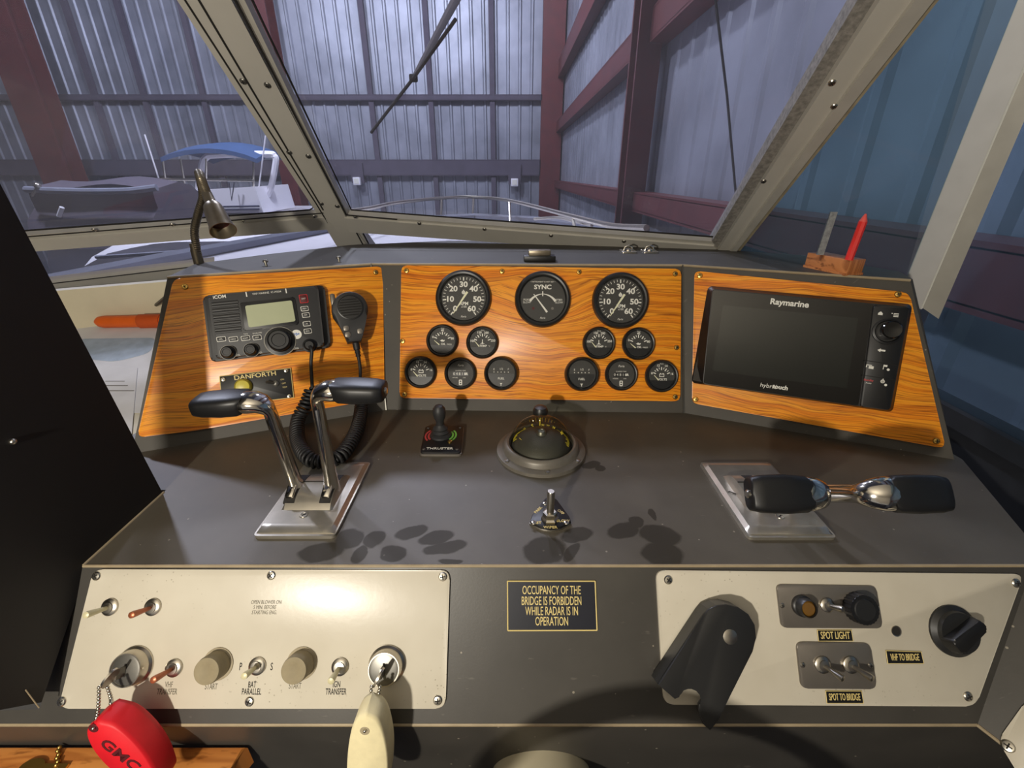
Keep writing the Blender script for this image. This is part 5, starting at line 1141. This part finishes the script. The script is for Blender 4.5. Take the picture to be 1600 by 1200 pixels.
# ---- cream plate on the right side return
t = fthing(FSd, 'side_plate', 'cream plate at the lower right corner, with one screw', 'plate', (1590, 1150)); L = Loc(FSd, 1590, 1150)
m = MB(); m.prism(rrect(L.many([(1559, 1157), (1604, 1094), (1680, 1110), (1680, 1290), (1640, 1290)]), .008), 0, .003, .0008); m.build('plate', M['creamplate'], t)
screws(FSd, t, [(1575, 1166)], .0052, .003, 'steel')

# ================================================================== things on the dash top
t = fthing(FS, 'gooseneck_lamp', 'bronze gooseneck chart lamp at the left end of the dash', 'lamp', (311, 411)); 
Yg = at_z(311, 411, T).y
bs = at_z(311, 411, T)
pth = spline([bs, P(307, 387, Yg+.000), P(304, 360, Yg), P(310, 333, Yg-.005), P(317, 308, Yg-.01), P(314, 284, Yg-.02), P(311, 271, Yg-.035), P(314, 278, Yg-.055), P(320, 294, Yg-.065), P(326, 309, Yg-.072)], 8)
M['bronze'] = mat('bronze_lamp', (132, 122, 104), .36, .75, var=.14, scale=60)
W = WMB(t); W.tube([bs + Vector((0, 0, -.001)), bs + Vector((0, 0, .022)), bs + Vector((0, 0, .024)), bs + Vector((0, 0, .034))], [.0085, .0080, .0070, .0068], 16); W.build('base_socket', M['bronze'], t)
i0 = 3
ring = []
for k, p in enumerate(pth[i0:]): ring.append(p)
dense = [];
for a, b in zip(ring, ring[1:]): dense += [a.lerp(b, f/3) for f in range(3)]
W = WMB(t); W.tube(dense + [ring[-1]], [(.0058 if k % 3 == 0 else .0066) for k in range(len(dense)+1)], 12); W.build('flexible_neck', M['bronze'], t)
A = ring[-1]; B = P(349, 361, Yg-.105); d = (B-A).normalized()
Mx = Matrix.Translation(A) @ d.to_track_quat('Z', 'Y').to_matrix().to_4x4(); ln = (B-A).length
W = WMB(t); W.T = W.T @ Mx; W.lathe([(.0072, -.008), (.0078, .010), (.0082, .012), (.0120, .016), (.0140, .024), (.0160, ln*.8), (.0185, ln), (.0175, ln), (.0148, ln*.75), (0, ln*.45)], seg=32, cap=False); W.build('lamp_shade', M['bronze'], t)
W = WMB(t); W.T = W.T @ Mx; W.lathe([(0, ln*.74), (.0145, ln*.74)], seg=28, cap=False); W.build('red_filter', mat('dark_red_filter', (74, 22, 26), .2, coat=.5), t)

# dark little instrument block and two chrome eyes
t = fthing(FS, 'dash_block', 'low dark ribbed block at the front edge of the dash top', 'block', (843, 408)); L = Loc(FS, 843, 408)
a = L(818, 410); b = L(868, 410); wd = b[0]-a[0]
m = MB(); m.box((0, .006, .005), (wd, .026, .010), bev=.0015); m.build('base', M['black'], t); m = MB(); m.box((0, .008, .014), (wd*.70, .018, .010), bev=.0015); m.build('cap', M['bronze'], t)
for i, x in enumerate((981, 1014)):
    t = fthing(FS, 'pad_eye', 'small square metal eye on the dash top, %s' % ('left one of the pair' if i == 0 else 'right one of the pair'), 'fitting', (x, 394), group='metal eyes on the dash top')
    m = MB(); m.prism(rrect(rect(.030, .034), .003), 0, .003, .0008); m.build('plate', M['alu'], t)
    m = MB(); m.lathe([(.009, .003), (.008, .006), (.005, .0075), (0, .008)], seg=20); m.tube([(-.009, 0, .003), (-.007, 0, .010), (0, 0, .013), (.007, 0, .010), (.009, 0, .003)], .0018, 8); m.build('eye', M['chrome'], t)
    m = MB(); m.lathe([(.0022, 0), (.0015, .001), (0, .001)], (-.011, .012, .003), 10); m.build('screw', M['steel'], t)

# wooden block with metal strip and red crayon
pb0 = at_z(1256, 417, T); pb1 = at_z(1321, 431, T); du = (pb1-pb0); wb = du.length; Fb = Fr((pb0+pb1)/2, du, Vector((0, 0, 1)).cross(du))
t = thing('wood_block', 'rough reddish wooden block on the right end of the dash top', 'block', Fb.mat())
m = MB(); m.box((0, .016, .0135), (wb, .032, .021), bev=.0012); m.build('block', M['blockwood'], t)
m = MB(); o = [(-wb/2-.001, -.001)]; 
for k in range(13): o.append((-wb/2 + wb*k/12, -.002 + random.uniform(-.0012, .0012)))
o += [(wb/2+.001, .033), (-wb/2-.001, .033)]; m.prism(o, 0, .0035); m.build('splintered_base', M['blockwood'], t)
def upright(px0, py0, px1, py1): 
    a, b = Fb.px(px0, py0, .024); base = Fb.o + Fb.u*a + Fb.v*b + Fb.n*.024; tp = at_y(px1, py1, base.y); return base, tp
t = thing('metal_strip', 'speckled grey metal strip standing upright in the wooden block', 'strip', loc=upright(1281, 398, 1303, 331)[0])
b0, b1 = upright(1281, 398, 1303, 331); W = WMB(t); d = (b1-b0).normalized(); sd = Vector((1, -.3, 0)).normalized(); W.solid([b0 + sd*s*.0048 + Vector((0, e*.0012, 0)) for s, e in ((-1, -1), (1, -1), (1, 1), (-1, 1))], [b1 + sd*s*.0048 + Vector((0, e*.0012, 0)) for s, e in ((-1, -1), (1, -1), (1, 1), (-1, 1))]); W.build('strip', M['zinc'], t, smooth=False)
b0, b1 = upright(1326, 406, 1353, 334); t = thing('red_crayon', 'pointed red crayon standing upright in the wooden block', 'crayon', loc=b0)
W = WMB(t); W.tube([b0, b0.lerp(b1, .84)], .0056, 8); W.build('barrel', M['redcrayon'], t, ang=20); W = WMB(t); W.tube([b0.lerp(b1, .835), b0.lerp(b1, .86), b1], [.0056, .0050, .0012], 10); W.build('tip', mat('pale_red_wax', (232, 92, 84), .5), t)

# ---- windscreen wiper outside the centre window
def gl(x, y, h): return FWc.w(x, y, h)
t = fthing(FWc, 'windscreen_wiper', 'windscreen wiper parked diagonally across the centre window', 'wiper', (645, 122)); hh = -.02
W = WMB(t); W.tube([gl(750, -70, hh-.02), gl(700, 22, hh-.01), gl(646, 122, hh)], [.008, .0065, .004], 8, flat=.6); W.build('arm', M['canvasgrey'], t)
W = WMB(t); W.tube([gl(712, 30, hh+.008), gl(646, 122, hh+.008), gl(580, 207, hh+.010)], .0024, 8); W.build('blade', M['gasket'], t)
W = WMB(t); W.box(gl(646, 122, hh+.003), (.012, .010, .010), bev=.002); W.build('joint', M['gasket'], t)
